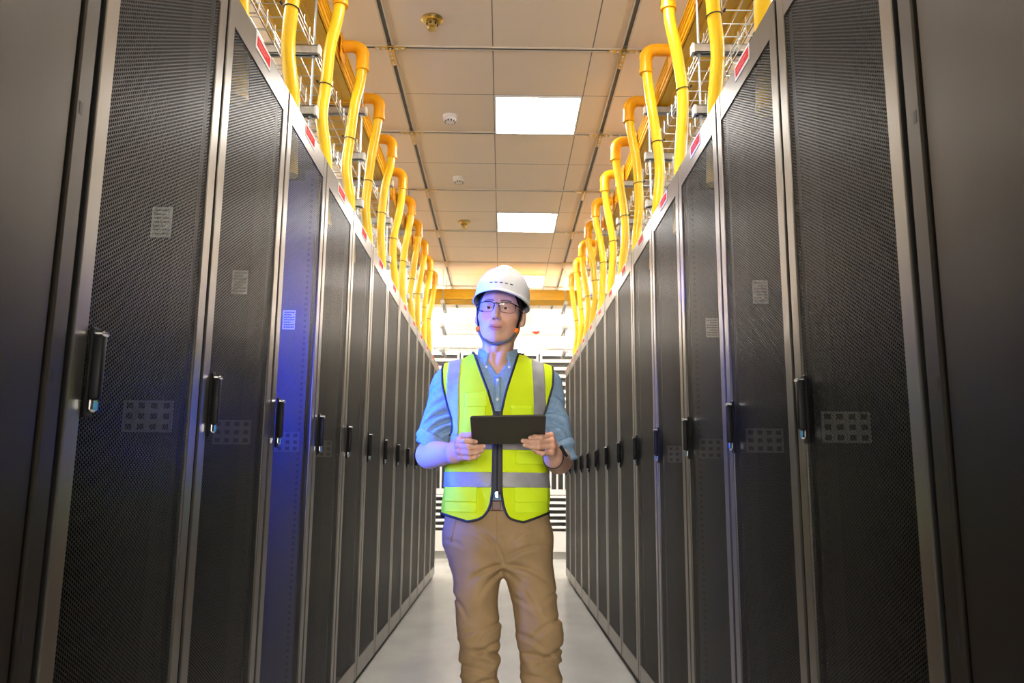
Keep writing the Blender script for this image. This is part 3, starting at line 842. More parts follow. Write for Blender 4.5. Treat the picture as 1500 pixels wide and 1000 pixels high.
# ---- head frame: a to the picture's right, b out of the face, c up
HO = A(-.0145, 2.952, 1.634)
def frame(yaw, roll, pitch):
    R = Matrix.Rotation(yaw, 3, 'Z') @ Matrix.Rotation(roll, 3, 'Y') @ Matrix.Rotation(pitch, 3, 'X')
    ex = np.array(R @ Vector((1, 0, 0))); ey = np.array(R @ Vector((0, -1, 0))); ez = np.array(R @ Vector((0, 0, 1)))
    return np.stack([ex, ey, ez])
HR = frame(math.radians(-7), math.radians(3.5), math.radians(-2))
def toH(P): return (P-HO)@HR.T
def frH(p): return HO+np.asarray(p, float)@HR
def F_head_local(L):
    L = L.copy(); S = L.copy(); S[:, 0] = np.abs(S[:, 0])
    d = ell(L, (0, -.012, .032), (.079, .100, .092))
    d = smin(d, ell(L, (0, .020, -.030), (.070, .068, .086)), .03)
    d = smin(d, ell(L, (0, .030, -.078), (.054, .052, .040)), .03)
    d = smin(d, cone(S, (.056, -.010, -.055), (.030, .050, -.102), .020, .018), .025)     # jaw line
    d = smin(d, sph(L, (0, .066, -.106), .019), .022)                                         # chin
    d = smin(d, ell(S, (.047, .054, -.030), (.024, .024, .022)), .022)                       # cheek bones
    d = smin(d, cone(S, (.010, .083, .019), (.044, .070, .021), .008, .008), .016)            # brow
    d = smax(d, -ell(S, (.031, .098, -.002), (.019, .017, .012)), .012)                       # eye sockets
    d = smin(d, ell(S, (.031, .0695, -.002), (.0155, .0150, .0125)), .005)                    # lids
    d = smin(d, cone(S, (.019, .0775, .0065), (.045, .068, .0045), .0022, .0022), .004)      # lid fold
    d = smin(d, chain(L, [(0, .084, .010), (0, .094, -.014), (0, .107, -.036)], [.0075, .0085, .0115], .006), .012)
    d = smin(d, ell(S, (.0105, .0965, -.0405), (.0075, .0100, .0080)), .006)                  # nostril wings
    d = smin(d, ell(L, (0, .084, -.072), (.026, .012, .019)), .018)                           # muzzle
    d = smin(d, ell(S, (.0080, .0925, -.0715), (.0165, .0062, .0046)), .0050)                 # upper lip
    d = smin(d, ell(L, (0, .0920, -.0815), (.0195, .0068, .0052)), .0050)                     # lower lip
    d = smax(d, -ell(L, (0, .101, -.0765), (.0275, .0085, .0012)), .002)                      # mouth line
    d = smax(d, -ell(S, (.0062, .1035, -.0490), (.0040, .0050, .0036)), .003)                 # nostrils
    d = smax(d, -ell(S, (.031, .086, -.0025), (.0135, .010, .0036)), .0015)                   # eye slit
    # ears
    ear = smin(ell(S, (.087, -.016, -.012), (.0085, .018, .031)), ell(S, (.083, -.010, -.036), (.008, .011, .012)), .008)
    ear = smax(ear, -ell(S, (.094, -.010, -.010), (.0070, .0085, .017)), .005)
    d = smin(d, ear, .007)
    # neck
    d = smin(d, cone(L, (0, -.022, -.070), (-.004, -.034, -.19), .057, .060), .022)
    d = smin(d, cone(S, (.052, .0, -.075), (.016, .022, -.185), .012, .012), .02)
    d = smin(d, ell(L, (0, .028, -.138), (.011, .010, .013)), .012)
    return d
def F_neck(P):
    return column(P, [1.26, 1.34, 1.40, 1.44, 1.47], [BX]*5, [3.0]*5, [.15, .155, .155, .115, .06], [.09, .095, .09, .07, .05])
def F_head(P):
    d = F_head_local(toH(P)); return smin(d, F_neck(P), .03)
Vh, Qh = nets(F_head, (-.19, 2.80, 1.27), (.15, 3.11, 1.775), .0024)

# ---- hands
WL, EL = (-.163, 2.775, 1.113), (-.265, 2.985, 1.112)
WR, ER = (.171, 2.785, 1.102), (.206, 2.998, 1.098)
HANDS = {
 -1: dict(w=WL, e=EL, f=[
    [(-.147, 2.735, 1.149), (-.122, 2.703, 1.1475), (-.104, 2.703, 1.1475), (-.089, 2.709, 1.1465)],
    [(-.147, 2.727, 1.132), (-.112, 2.692, 1.128), (-.086, 2.695, 1.129), (-.062, 2.706, 1.132)],
    [(-.143, 2.725, 1.114), (-.108, 2.690, 1.109), (-.085, 2.694, 1.112), (-.067, 2.703, 1.118)],
    [(-.135, 2.728, 1.097), (-.108, 2.700, 1.092), (-.091, 2.700, 1.096), (-.078, 2.706, 1.103)]],
    t=[(-.158, 2.768, 1.134), (-.134, 2.752, 1.166), (-.108, 2.730, 1.168), (-.086, 2.712, 1.1755)]),
  1: dict(w=WR, e=ER, f=[
    [(.160, 2.728, 1.170), (.124, 2.685, 1.1605), (.106, 2.680, 1.1625), (.090, 2.686, 1.1600)],
    [(.163, 2.718, 1.152), (.115, 2.678, 1.147), (.090, 2.680, 1.147), (.066, 2.688, 1.150)],
    [(.165, 2.714, 1.133), (.117, 2.678, 1.130), (.094, 2.681, 1.131), (.072, 2.689, 1.136)],
    [(.160, 2.717, 1.114), (.129, 2.688, 1.109), (.114, 2.688, 1.114), (.101, 2.694, 1.122)]],
    t=[(.170, 2.768, 1.138), (.153, 2.750, 1.168), (.130, 2.722, 1.1735), (.107, 2.702, 1.183)])}
FR = [(.0105, .0092, .0084, .0072), (.0105, .0094, .0086, .0074), (.0100, .0090, .0082, .0070), (.0092, .0080, .0072, .0062)]
def F_hand(s):
    h = HANDS[s]; w = A(*h['w']); e = A(*h['e'])
    def F(P):
        ax = w-e
        d = chain(P, [h['e'], e+ax*.15, e+ax*.3, e+ax*.45, e+ax*.6, e+ax*.75, e+ax*.88, h['w']], [.0455, .0470, .0465, .0440, .0400, .0355, .0320, .0300], .0004)
        d = smin(d, sph(P, e+A(0, .006, 0), .048), .02)
        d = smin(d, cone(P, w-A(0, 0, .010), w+A(0, 0, .010), .025, .025), .02)
        palm = None
        for i, f in enumerate(h['f']):
            m = A(*f[0]); k = w+(m-w)*.30+A(0, .0, .010-.006*i)
            c = cone(P, k, m+A(0, .004, 0), .0165, .0125); palm = c if palm is None else smin(palm, c, .010)
        d = smin(d, palm, .014)
        th = chain(P, h['t'], [.0175, .0125, .0105, .0078], .006)
        d = smin(d, th, .009)
        fin = None
        for f, r in zip(h['f'], FR):
            c = chain(P, f, r, .003)
            c = smin(c, sph(P, A(*f[1])+A(0, -.0012, 0), r[1]*1.06), .003)
            fin = c if fin is None else smin(fin, c, .0012)
        d = smin(d, fin, .005)
        for f in h['f']:                                                     # knuckles
            d = smin(d, sph(P, A(*f[0])+A(0, -.004, 0), .0095), .007)
        # nails
        for f, r in zip(h['f'], FR):
            t, q = A(*f[3]), A(*f[2]); u = (t-q)/np.linalg.norm(t-q)
            c = t+u*r[3]*.15+A(0, -r[3]*1.02, 0)
            d = smax(d, -ell(P, c, (.0045, .0012, .0036)), .0008)
        return d
    return F
VL_, QL_ = nets(F_hand(-1), (-.325, 2.655, 1.045), (-.045, 3.045, 1.20), .0019)
VR_, QR_ = nets(F_hand(1), (.045, 2.645, 1.035), (.27, 3.06, 1.205), .0019)

# ---- torso, arms and legs under the clothes (coarse, hidden)
SHL, SHR = (-.196, 3.005, 1.375), (.154, 3.005, 1.372)
HIPL, HIPR = (-.105, 3.0, .85), (.063, 3.0, .85)
KNL, KNR = (-.074, 2.975, .50), (.135, 2.955, .50)
ANL, ANR = (-.056, 3.03, .09), (.160, 2.99, .09)
def F_body(P):
    d = column(P, [.80, .92, 1.05, 1.2, 1.32, 1.40], [BX]*6, [3.0]*6, [.16, .155, .15, .16, .16, .13], [.095, .095, .09, .095, .095, .07])
    for sh, e in ((SHL, EL), (SHR, ER)):
        d = smin(d, cone(P, sh, e, .050, .042), .03)
    for h, k, a in ((HIPL, KNL, ANL), (HIPR, KNR, ANR)):
        d = smin(d, cone(P, h, k, .064, .046), .03); d = smin(d, cone(P, k, a, .050, .034), .01)
        d = smin(d, cone(P, a, (a[0], a[1]-.10, .045), .030, .024), .02)
    return d
Vb, Qb = nets(F_body, (-.34, 2.82, .0), (.29, 3.14, 1.44), .012)
Vs, Qs, tint = [], [], []
n0 = 0
for V, Q in ((Vh, Qh), (VL_, QL_), (VR_, QR_), (Vb, Qb)):
    Vs.append(V); Qs.append(Q+n0); n0 += len(V)
Va, Qa = np.concatenate(Vs), np.concatenate(Qs)
body = pobj('body', Va, Qa, 'skin')
base = A(.68, .395, .28); T = np.tile(base, (len(Va), 1))
L = toH(Va); Sx = np.abs(L[:, 0])
def blend(mask, col):
    global T
    T = T+(A(*col)-T)*np.clip(mask, 0, 1)[:, None]
face = (L[:, 1] > .03)
blend(.35*face*np.exp(-(((Sx-.04)/.025)**2+((L[:, 2]+.035)/.025)**2)), (.72, .28, .20))
lip = np.maximum(.6-ell(L, (0, .0925, -.0715), (.0250, .02, .0050))/.0018, .6-ell(L, (0, .092, -.0812), (.0205, .02, .0056))/.0018)
blend(face*np.clip(lip, 0, 1)*(L[:, 1] > .08), (.52, .22, .18))
blend(face*np.clip(1.2-ell(L, (0, .098, -.0765), (.0255, .014, .0012))/.0012, 0, 1)*.75, (.25, .09, .08))  # shade of the mouth crease painted into the tint
bl = (Sx-.012)/(.050-.012); arch = .0215+.0045*np.sin(np.clip(bl, 0, 1)*PI*.8)-.002*bl
blend(face*(bl > 0)*(bl < 1)*np.clip(1.6-np.abs(L[:, 2]-arch)/.0030, 0, 1)*.85, (.03, .02, .018))
blend(face*np.clip(1-np.abs(ell(L*A(1, 1, 1), (0, 0, 0), (1, 1, 1)))*0-np.abs(L[:, 2]-.0010)/.0016, 0, 1)*(Sx > .018)*(Sx < .045)*.8, (.04, .025, .02))
blend(face*(np.minimum(ell(np.stack([Sx, L[:, 1], L[:, 2]], 1), (.007, .1035, -.0495), (.0045, .006, .004)), 1) < .001)*.8, (.10, .04, .03))  # shade inside the nostrils painted into the tint
for s in (-1, 1):
    for f, r in zip(HANDS[s]['f'], FR):
        t, q = A(*f[3]), A(*f[2]); u = (t-q)/np.linalg.norm(t-q)
        blend((ell(Va, t+u*r[3]*.15+A(0, -r[3], 0), (.005, .003, .0042)) < .0006)*.7, (.78, .50, .42))
        blend(.45*np.exp(-(np.sqrt(((Va-A(*f[0]))**2).sum(1))/.016)**2), (.66, .28, .20))
at = body.data.color_attributes.new('tint', 'FLOAT_COLOR', 'POINT')
at.data.foreach_set('color', np.concatenate([T, np.ones((len(T), 1))], 1).astype(F32).ravel())
for sx in (-1, 1):
    c = frH((sx*.031, .0705, -.0025)); fw = Vector(HR[1]-HR[0]*.10).normalized()
    mb = MB(); R0 = .0128
    q = fw.to_track_quat('Z', 'Y').to_matrix()
    m0 = MB().lathe([(0, -R0)]+[(R0*math.sin(a*PI/14), -R0*math.cos(a*PI/14)) for a in range(1, 14)]+[(0, R0)], seg=20)
    mb.add([tuple(q @ Vector(v)+Vector(c)) for v in m0.v], m0.f, 0, True)
    m1 = MB().lathe([(.0060, R0*.878), (.0045, R0*.938+.0006), (.0022, R0*.985+.0006), (0, R0+.0006)], seg=16)
    mb.add([tuple(q @ Vector(v)+Vector(c)) for v in m1.v], m1.f, 1, True)
    pmb('eye', mb, ['eye', 'iris'])

# ---- hair
def F_hair(P):
    L = toH(P); S = L.copy(); S[:, 0] = np.abs(S[:, 0])
    d = ell(L, (0, -.016, .034), (.0835, .104, .096))
    d = smin(d, ell(S, (.073, .012, .0), (.010, .026, .036)), .01)
    d = smax(d, L[:, 1]-(.050+.35*np.clip(L[:, 2]-.035, 0, .1)), .006)
    d = smax(d, -(L[:, 2]+.042-.5*np.clip(-L[:, 1], -.0, .05)), .006)
    d = smax(d, -ell(S, (.088, -.016, -.012), (.014, .021, .034)), .003)
    return d+.0008*noise3(P, (160, 160, 60))
Vx, Qx = nets(F_hair, (-.13, 2.82, 1.55), (.10, 3.10, 1.79), .003)
pobj('hair', Vx, Qx, 'hair')

# ---- shirt
TZ = [.86, .92, 1.0, 1.1, 1.2, 1.28, 1.36, 1.41, 1.445, 1.47]
def F_torso(P):
    d = column(P, TZ, [BX]*10, [3.0]*10, [.176, .172, .168, .166, .170, .175, .172, .150, .115, .085], [.118, .116, .116, .118, .122, .122, .112, .095, .082, .075], 2.5)
    for s, sh in ((-1, SHL), (1, SHR)):
        d = smin(d, cone(P, (BX+s*.055, 3.01, 1.445), (sh[0], sh[1], sh[2]+.002), .046, .055), .03)
    return d
def cloth_arm(P, sh, e, t1, r0=.062, r1=.056):
    e = A(*e); s = A(*sh); end = s+(e-s)*t1
    return cone(P, s, end, r0, r1)
def F_shirt0(P):
    d = F_torso(P)
    for sh, e in ((SHL, EL), (SHR, ER)): d = smin(d, cloth_arm(P, sh, e, .80), .035)
    return d
def F_shirt(P):
    d = F_shirt0(P)
    arm = np.clip((np.abs(P[:, 0]-BX)-.17)/.03, 0, 1)
    w = P[:, 2]*1.0+np.abs(P[:, 0]-BX)*.55+.012*noise3(P, (14, 14, 14))
    Q = P.copy(); Q[:, 2] = w
    d = d-arm*.014*(.42-np.abs(noise3(Q, (9, 9, 26))))*np.clip((1.37-P[:, 2])/.14, 0, 1)+folds(P, SL_FOLDS)
    d = d-.0055*noise3(P, (20, 20, 9))-.0022*noise3(P, (9, 9, 40))*arm
    for sh, e in ((SHL, EL), (SHR, ER)):                      # open sleeve ends
        s, q = A(*sh), A(*e); u = (q-s)/np.linalg.norm(q-s); end = s+(q-s)*.86
        d = np.maximum(d, np.where(np.abs(P[:, 0]-BX) > .14, (P-end)@u, -1))
    return d
Vt, Qt = nets(F_shirt, (-.345, 2.84, .90), (.295, 3.16, 1.50), .0055)
def m_shirt(V):
    v = np.where(V[:, 1] < 3.0, np.abs(V[:, 0]-(-.020))-np.interp(V[:, 2], [1.385, 1.40, 1.44, 1.50], [-.004, .004, .030, .06]), 1.)
    nk = np.sqrt((V[:, 0]-BX)**2+((V[:, 1]-2.995)*.95)**2)-.062
    nk = np.where(V[:, 2] > 1.40, nk, 1.)
    arm = np.ones(len(V))
    for sh, e in ((SHL, EL), (SHR, ER)):
        s, q = A(*sh), A(*e); u = (q-s)/np.linalg.norm(q-s); end = s+(q-s)*.855
        arm = np.minimum(arm, np.where(np.abs(V[:, 0]-BX) > .14, -((V-end)@u), 1.))
    return np.minimum(np.minimum(np.minimum(v, nk), arm), V[:, 2]-.91)
W, Q, loops = cut(Vt, Qt, m_shirt, .0055)
shirt = pobj('shirt', W, Q, 'shirt')
sol = shirt.modifiers.new('thickness', 'SOLIDIFY'); sol.thickness = .0025; sol.offset = -1
# rolled cuffs
def F_cuff(sh, e, r, t0, t1, slant):
    s, q = A(*sh), A(*e); u = (q-s)/np.linalg.norm(q-s)
    a, b = s+(q-s)*t0, s+(q-s)*t1
    def F(P):
        t = np.clip(((P-a)@u)/np.linalg.norm(b-a), -.5, 1.5)
        o = P-a; o = o-(o@u)[:, None]*u; rad = np.sqrt((o**2).sum(1))
        rr = r+.004*np.sin(t*3*PI)+.004*noise3(P, (40, 40, 60))
        ring = np.abs(rad-rr)-.0062
        h = (P-a)@u+slant*(P[:, 0]-a[0])
        return smax(smax(ring, -h, .008), h-np.linalg.norm(b-a), .008)
    return F
for sh, e, r, t0, t1, sl, lo, hi in ((SHL, EL, .0595, .74, .95, -.30, (-.36, 2.89, 1.07), (-.16, 3.08, 1.24)),
                                     (SHR, ER, .0590, .76, 1.06, .10, (.10, 2.89, 1.02), (.30, 3.10, 1.22))):
    V, Q = nets(F_cuff(sh, e, r, t0, t1, sl), lo, hi, .004)
    pobj('rolled_cuff', V, Q, 'shirt', shirt)
# collar: two folded leaves running round the neck
def collar():
    vs = []; n = 40; rows = 7
    for i in range(n+1):
        a = -PI/2+.42+(2*PI-.84)*i/n                  # angle, gap in front
        k = abs(2*i/n-1)                              # 1 at the front ends
        for j in range(rows+1):
            t = j/rows
            fold = t/.35 if t < .35 else 1-(t-.35)/.65
            top = 1.515-.028*k**2+.010*(1-k)
            zin = 1.452; zout = 1.452-.006-.040*k**6
            z = zin+(top-zin)*fold if t < .35 else zout+(top-zout)*fold
            rr = .0635 if t < .35 else .0635+.004+.009*(1-fold)
            rr += .004*(1-fold)*k
            x = BX+rr*1.02*math.cos(a); y = 2.988+rr*1.08*math.sin(a)
            if t >= .35: x += (.012*k**5)*(1-fold)*(1 if math.cos(a) > 0 else -1)
            vs.append((x, y, z))
    fs = [(i*(rows+1)+j, (i+1)*(rows+1)+j, (i+1)*(rows+1)+j+1, i*(rows+1)+j+1) for i in range(n) for j in range(rows)]
    return np.array(vs), np.array(fs)
V, Q = collar()
c = pobj('collar', V, Q, 'shirt', shirt)
sol = c.modifiers.new('thickness', 'SOLIDIFY'); sol.thickness = .0022
# placket and buttons
def front_y(F, x, z, y0=2.80):
    P = np.array([[x, y0, z]]); 
    for _ in range(80):
        d = F(P)[0]
        if abs(d) < 2e-4: break
        P[0, 1] = min(P[0, 1]+d*.7, 3.0)
    return P[0, 1]
mb = MB()
for z in [1.385-.01*k for k in range(0, 46)]:
    pass
zz = [1.388-.008*k for k in range(58)]
vs = []
for z in zz:
    for x in (-.034, -.008): vs.append((x, front_y(F_shirt, x, z)-.0018, z))
mb.add(vs, [(2*i, 2*i+1, 2*i+3, 2*i+2) for i in range(len(zz)-1)], 0, True)
pl = pmb('placket', mb, 'shirt', shirt); sol = pl.modifiers.new('thickness', 'SOLIDIFY'); sol.thickness = .002
for z in (1.375, 1.305, 1.24):
    mb = MB(); y = front_y(F_shirt, -.021, z)-.0042
    m0 = MB().lathe([(0, -.001), (.0052, -.001), (.0055, .0006), (.0042, .0012), (.0034, .0006), (0, .0006)], seg=14)
    mb.add([(-.021+a, y-c_, z+b) for a, b, c_ in m0.v], m0.f, 0, True)
    pmb('button', mb, 'button', shirt)
for sx, x, z in ((-1, -.062, 1.424), (1, .020, 1.424)):
    mb = MB(); y = front_y(F_shirt, x, z)-.012
    m0 = MB().lathe([(0, -.001), (.0042, -.001), (.0045, .0006), (0, .0008)], seg=12)
    mb.add([(x+a, y-c_, z+b) for a, b, c_ in m0.v], m0.f, 0, True)
    pmb('button', mb, 'button', shirt)

# ---- trousers
def F_trous(P):
    d = column(P, [.735, .79, .84, .90, .95, .97], [-.016, -.016, -.016, -.018, BX, BX], [3.0]*6, [.150, .184, .192, .187, .170, .166], [.100, .120, .126, .122, .117, .115], 2.4)
    legs = None
    for h, k, a, rs in ((( -.092, 3.0, .80), KNL, (-.060, 3.03, .06), (.098, .077, .064)), ((.078, 3.0, .80), KNR, (.158, 2.99, .06), (.098, .077, .066))):
        l = smin(cone(P, h, k, rs[0], rs[1]-.005), cone(P, k, a, rs[1]-.006, rs[2]-.006), .03)
        legs = l if legs is None else smin(legs, l, .012)
    d = smin(d, legs, .05)
    d = d+folds(P, TR_FOLDS)
    z = P[:, 2]; u = np.abs(P[:, 0]-.004)
    Q = P.copy(); Q[:, 2] = z+.55*(P[:, 0]-.004)*np.where(P[:, 0] < .03, -1, 1); 
    kn = np.exp(-((z-.40)/.09)**2)
    d = d-kn*(.016*(.5-np.abs(noise3(Q, (6, 5, 22))))**1-.004)
    Q[:, 2] = z-.8*u
    cr = np.exp(-((z-.70)/.10)**2)*np.exp(-(u/.13)**2)
    d = d-cr*.016*(.45-np.abs(noise3(Q, (5, 5, 17))))
    Q[:, 2] = z+.5*u
    th = np.exp(-((z-.58)/.10)**2)
    d = d-th*.011*(.4-np.abs(noise3(Q, (6, 5, 13))))
    return d-.0055*noise3(P, (13, 13, 5))-.002*noise3(P, (30, 30, 12))
Vp, Qp = nets(F_trous, (-.24, 2.83, .055), (.26, 3.16, .985), .0065)
m_tr = lambda V: np.minimum(.957-V[:, 2], V[:, 2]-.075)
W, Q, loops = cut(Vp, Qp, m_tr, .0065)
tr = pobj('trousers', W, Q, 'trous')
sol = tr.modifiers.new('thickness', 'SOLIDIFY'); sol.thickness = .003; sol.offset = -1
# fly seam and pocket seams
def seam(pts, r, m, parent, F, off=.0005, name='seam'):
    mb = MB(); P = [(x, front_y(F, x, z)-off, z) for x, z in pts]
    mb.tube(P, r, 6); return pmb(name, mb, m, parent)
seam([(-.018, .945-.008*k) for k in range(24)], .0016, 'trous', tr, F_trous)
for sx, x0 in ((-1, -.150), (1, .128)):
    seam([(x0+sx*.0022*k, .925-.009*k) for k in range(14)], .0016, 'trous', tr, F_trous)
# belt
def F_belt(P): return F_trous(P)-.006
W, Q, loops = cut(*nets(F_belt, (-.24, 2.83, .90), (.24, 3.16, .98), .006), lambda V: .018-np.abs(V[:, 2]-.936), .006)
b = pobj('belt', W, Q, 'belt'); sol = b.modifiers.new('thickness', 'SOLIDIFY'); sol.thickness = .003
y = front_y(F_belt, -.02, .936)
pmb('buckle', MB().box((-.034, y-.006, .921), (-.006, y-.002, .951), 0, .002), 'belt', b)
# shoes
def F_shoe(a, tw):
    def F(P):
        q = P-A(*a); c, s = math.cos(tw), math.sin(tw)
        L = np.stack([q[:, 0]*c+q[:, 1]*s, -q[:, 0]*s+q[:, 1]*c, P[:, 2]], 1)
        d = cone(L, (0, .045, .045), (0, -.12, .038), .040, .038)
        d = smin(d, cone(L, (0, .03, .07), (0, -.03, .07), .040, .036), .03)
        d = smax(d, .002-L[:, 2], .004)
        sole = np.maximum(column(L, [.002, .02], [0, 0], [-.04, -.04], [.047, .045], [.135, .132], 2.6), L[:, 2]-.02)
        return smin(smax(d, L[:, 2]-.095, .01), sole, .004)
    return F
for a, tw, x in ((ANL, .12, -1), (ANR, -.12, 1)):
    V, Q = nets(F_shoe((a[0], a[1], 0), tw), (a[0]-.09, a[1]-.22, -.005), (a[0]+.09, a[1]+.14, .12), .006)
    pobj('shoe', V, Q, 'shoe')

# ---- safety vest
def vest_surface(off):
    def F(P):
        d = F_torso(P)
        for sh, e in ((SHL, EL), (SHR, ER)): d = smin(d, cloth_arm(P, sh, e, .30), .035)
        d = smin(d, column(P, [.84, .90, 1.0, 1.12], [BX]*4, [3.0]*4, [.180, .180, .177, .166], [.130, .129, .124, .118], 2.5), .02)
        return d-.0085-off-.0028*noise3(P, (13, 13, 6))-.002*np.sin((P[:, 2]*.6+P[:, 0])*60)*np.clip((1.2-P[:, 2])/.2, 0, 1)
    return F
gl = lambda z: np.interp(z, [.880, .888, .897, .916, .940, .983, 1.257, 1.33, 1.40, 1.466, 1.50], [-.125, -.085, -.066, -.050, -.040, -.034, -.031, -.053, -.080, -.103, -.113])
gr = lambda z: np.interp(z, [.880, .888, .897, .916, .940, .983, 1.257, 1.33, 1.40, 1.466, 1.50], [.078, .040, .022, .012, .004, -.003, -.006, .009, .030, .050, .058])
def m_vest(V):
    x, y, z = V[:, 0], V[:, 1], V[:, 2]
    front = np.maximum(gl(z)-x, x-gr(z))
    v = np.where(y < 2.99, front, 1.)
    nk = np.sqrt((x-BX)**2+((y-2.995)*.9)**2)-.094
    v = np.minimum(v, np.where((y >= 2.97) & (z > 1.42), nk, 1.))
    ax = np.interp(z, [1.13, 1.16, 1.19, 1.23, 1.29, 1.36, 1.42, 1.47], [.21, .19, .160, .160, .180, .199, .203, .200])
    v = np.minimum(v, ax-np.abs(x-BX))
    hem = np.where(y < 3.0, np.interp(x, [-.21, -.11, -.07, .03, .07, .17], [.905, .879, .878, .878, .879, .912]), .89)
    return np.minimum(v, z-hem)
SB = ((-.36, 2.82, .85), (.31, 3.18, 1.52))
Vv, Qv = nets(vest_surface(0), *SB, .0062)
W, Q, loops = cut(Vv, Qv, m_vest, .0062)
vest = pobj('safety_vest', W, Q, 'vest')
sol = vest.modifiers.new('thickness', 'SOLIDIFY'); sol.thickness = .0022; sol.offset = -1
mb = MB()
for lp in loops:
    if len(lp) > 12: mb.tube([tuple(p) for p in smooth_loop(W[lp])], .0042, 8, closed=True)
pmb('black_piping', mb, 'piping', vest)
def patch(name, mask, off, m, th=.0015, h=.0062, box=None):
    V, Q = (Vv, Qv)
    F = vest_surface(off); V = project(F, V.copy(), .01, 2)
    W, Q, lp = cut(V, Q, mask, h)
    o = pobj(name, W, Q, m, vest); sol = o.modifiers.new('thickness', 'SOLIDIFY'); sol.thickness = th; sol.offset = 1
    return o
mn = lambda *a: np.minimum.reduce(a)
U = lambda V: V[:, 0]-BX
inset = lambda V: m_vest(V)-.004
for z0, z1 in ((.998, 1.050), (1.128, 1.178)):
    patch('reflective_band', lambda V, z0=z0, z1=z1: mn(inset(V), V[:, 2]-z0, z1-V[:, 2]), .0012, 'reflect')
for s in (-1, 1):
    def msk(V, s=s):
        u = s*U(V); c = np.interp(V[:, 2], [1.18, 1.28, 1.36, 1.44], [.160, .160, .161, .158] if s < 0 else [.153, .152, .150, .146])
        return mn(inset(V), .022-np.abs(u-c), V[:, 2]-1.176)
    patch('reflective_band', msk, .0012, 'reflect')
front = lambda V: 2.97-V[:, 1]
def rect(x0, x1, z0, z1, sl=0.):
    return lambda V: mn(front(V), inset(V), V[:, 0]-x0, x1-V[:, 0], V[:, 2]-z0, z1-V[:, 2])
patch('chest_pocket', rect(-.138, -.060, 1.185, 1.300), .0010, 'vestp')
patch('pocket_flap', rect(-.136, -.058, 1.278, 1.330), .0030, 'vestp', .002)
patch('card_pocket', rect(.028, .104, 1.20, 1.282), .0010, 'vestp')
for x0, x1 in ((-.203, -.087), (.041, .160)):
    patch('lower_pocket', rect(x0, x1, .912, .999), .0010, 'vestp')
    patch('pocket_flap', rect(x0, x1, .947, .998), .0030, 'vestp', .002)
    patch('pocket_flap', rect(x0+.004, x1-.002, 1.078, 1.126), .0030, 'vestp', .002)
# zip
Vz = project(vest_surface(.0010), Vv.copy(), .01, 2)
def m_zip(V): return mn(front(V), V[:, 0]-gl(V[:, 2])+.004, gr(V[:, 2])+.004-V[:, 0], V[:, 2]-.975, 1.262-V[:, 2])
Wz, Qz, _ = cut(Vz, Qv, m_zip, .0062)
z_ = pobj('zip', Wz, Qz, 'piping', vest); sol = z_.modifiers.new('thickness', 'SOLIDIFY'); sol.thickness = .0025; sol.offset = 1
mb = MB(); xz = -.0185; P = [(xz, front_y(vest_surface(.0045), xz, z), z) for z in np.arange(.978, 1.26, .01)]
mb.tube(P, .0028, 6); zt = pmb('zip_teeth', mb, 'black', z_)
y = front_y(vest_surface(.005), xz, .985)
pmb('zip_pull', MB().box((xz-.006, y-.006, .962), (xz+.006, y-.001, .985), 0, .002), 'chrome', z_)

# ---- hard hat (own tilt)
KO = HO.copy(); KR = frame(math.radians(-5), math.radians(6.5), math.radians(-3))
frK = lambda p: tuple(KO+np.asarray(p, float)@KR)
def hat():
    vs = []; NT = 96; prof = []
    c0 = .046; H = .126
    rows = 22
    for i in range(NT):
        th = 2*PI*i/NT; ca, sa = math.cos(th), math.sin(th)         # th=0 picture right, pi/2 forward
        fr = max(0, sa)
        brim = .007+.036*fr**2.2+.006*max(0, -sa)**2
        drop = .004+.010*fr**2-.012*0+.006*abs(ca)
        col = []
        for j in range(rows+1):
            if j <= 4:                                                # brim, outer edge to dome foot
                t = j/4; ra = .1035+brim*(1-t)*.55; rb = .124+brim*(1-t)
                z = c0-drop*(1-t)**1.4
                if j == 0: z -= .004
            else:
                t = (j-4)/(rows-4); ph = t*PI/2
                k = math.cos(ph)**.80; ra = .1030*k; rb = .1235*k; z = c0+H*math.sin(ph)**.92
            a_, b_ = ra*ca, -.012+rb*sa
            z += .016*max(0, sa)**1.5*max(0, 1-max(0, (j-4)/(rows-4))*2.2)-.003*(j <= 4)*abs(ca)
            if j > 4:
                rg = math.exp(-(a_/.026)**6); t = (j-4)/(rows-4)
                z += .0065*rg*min(1, max(0, (t-.28)/.15))
                if t < .18: pass
            col.append((a_, b_, z))
        vs += col
    n = rows+1
    fs = [(i*n+j, ((i+1) % NT)*n+j, ((i+1) % NT)*n+j+1, i*n+j+1) for i in range(NT) for j in range(rows-1)]
    top = len(vs); vs.append((0, -.012, c0+H+.0065))
    V = np.array([frK(p) for p in vs])
    mb = MB(); mb.add(V, fs, 0, True)
    mb.add(V, [(i*n+rows-1, ((i+1) % NT)*n+rows-1, top) for i in range(NT)], 0, True)
    mb.v = mb.v[:]
    return mb
mb = hat()
hh = pmb('hard_hat', mb, 'hat', ang=60)
bm = bmesh.new(); bm.from_mesh(hh.data); bmesh.ops.remove_doubles(bm, verts=bm.verts[:], dist=1e-5); bmesh.ops.recalc_face_normals(bm, faces=bm.faces[:]); bm.to_mesh(hh.data); bm.free()
sol = hh.modifiers.new('thickness', 'SOLIDIFY'); sol.thickness = .003; sol.offset = -1
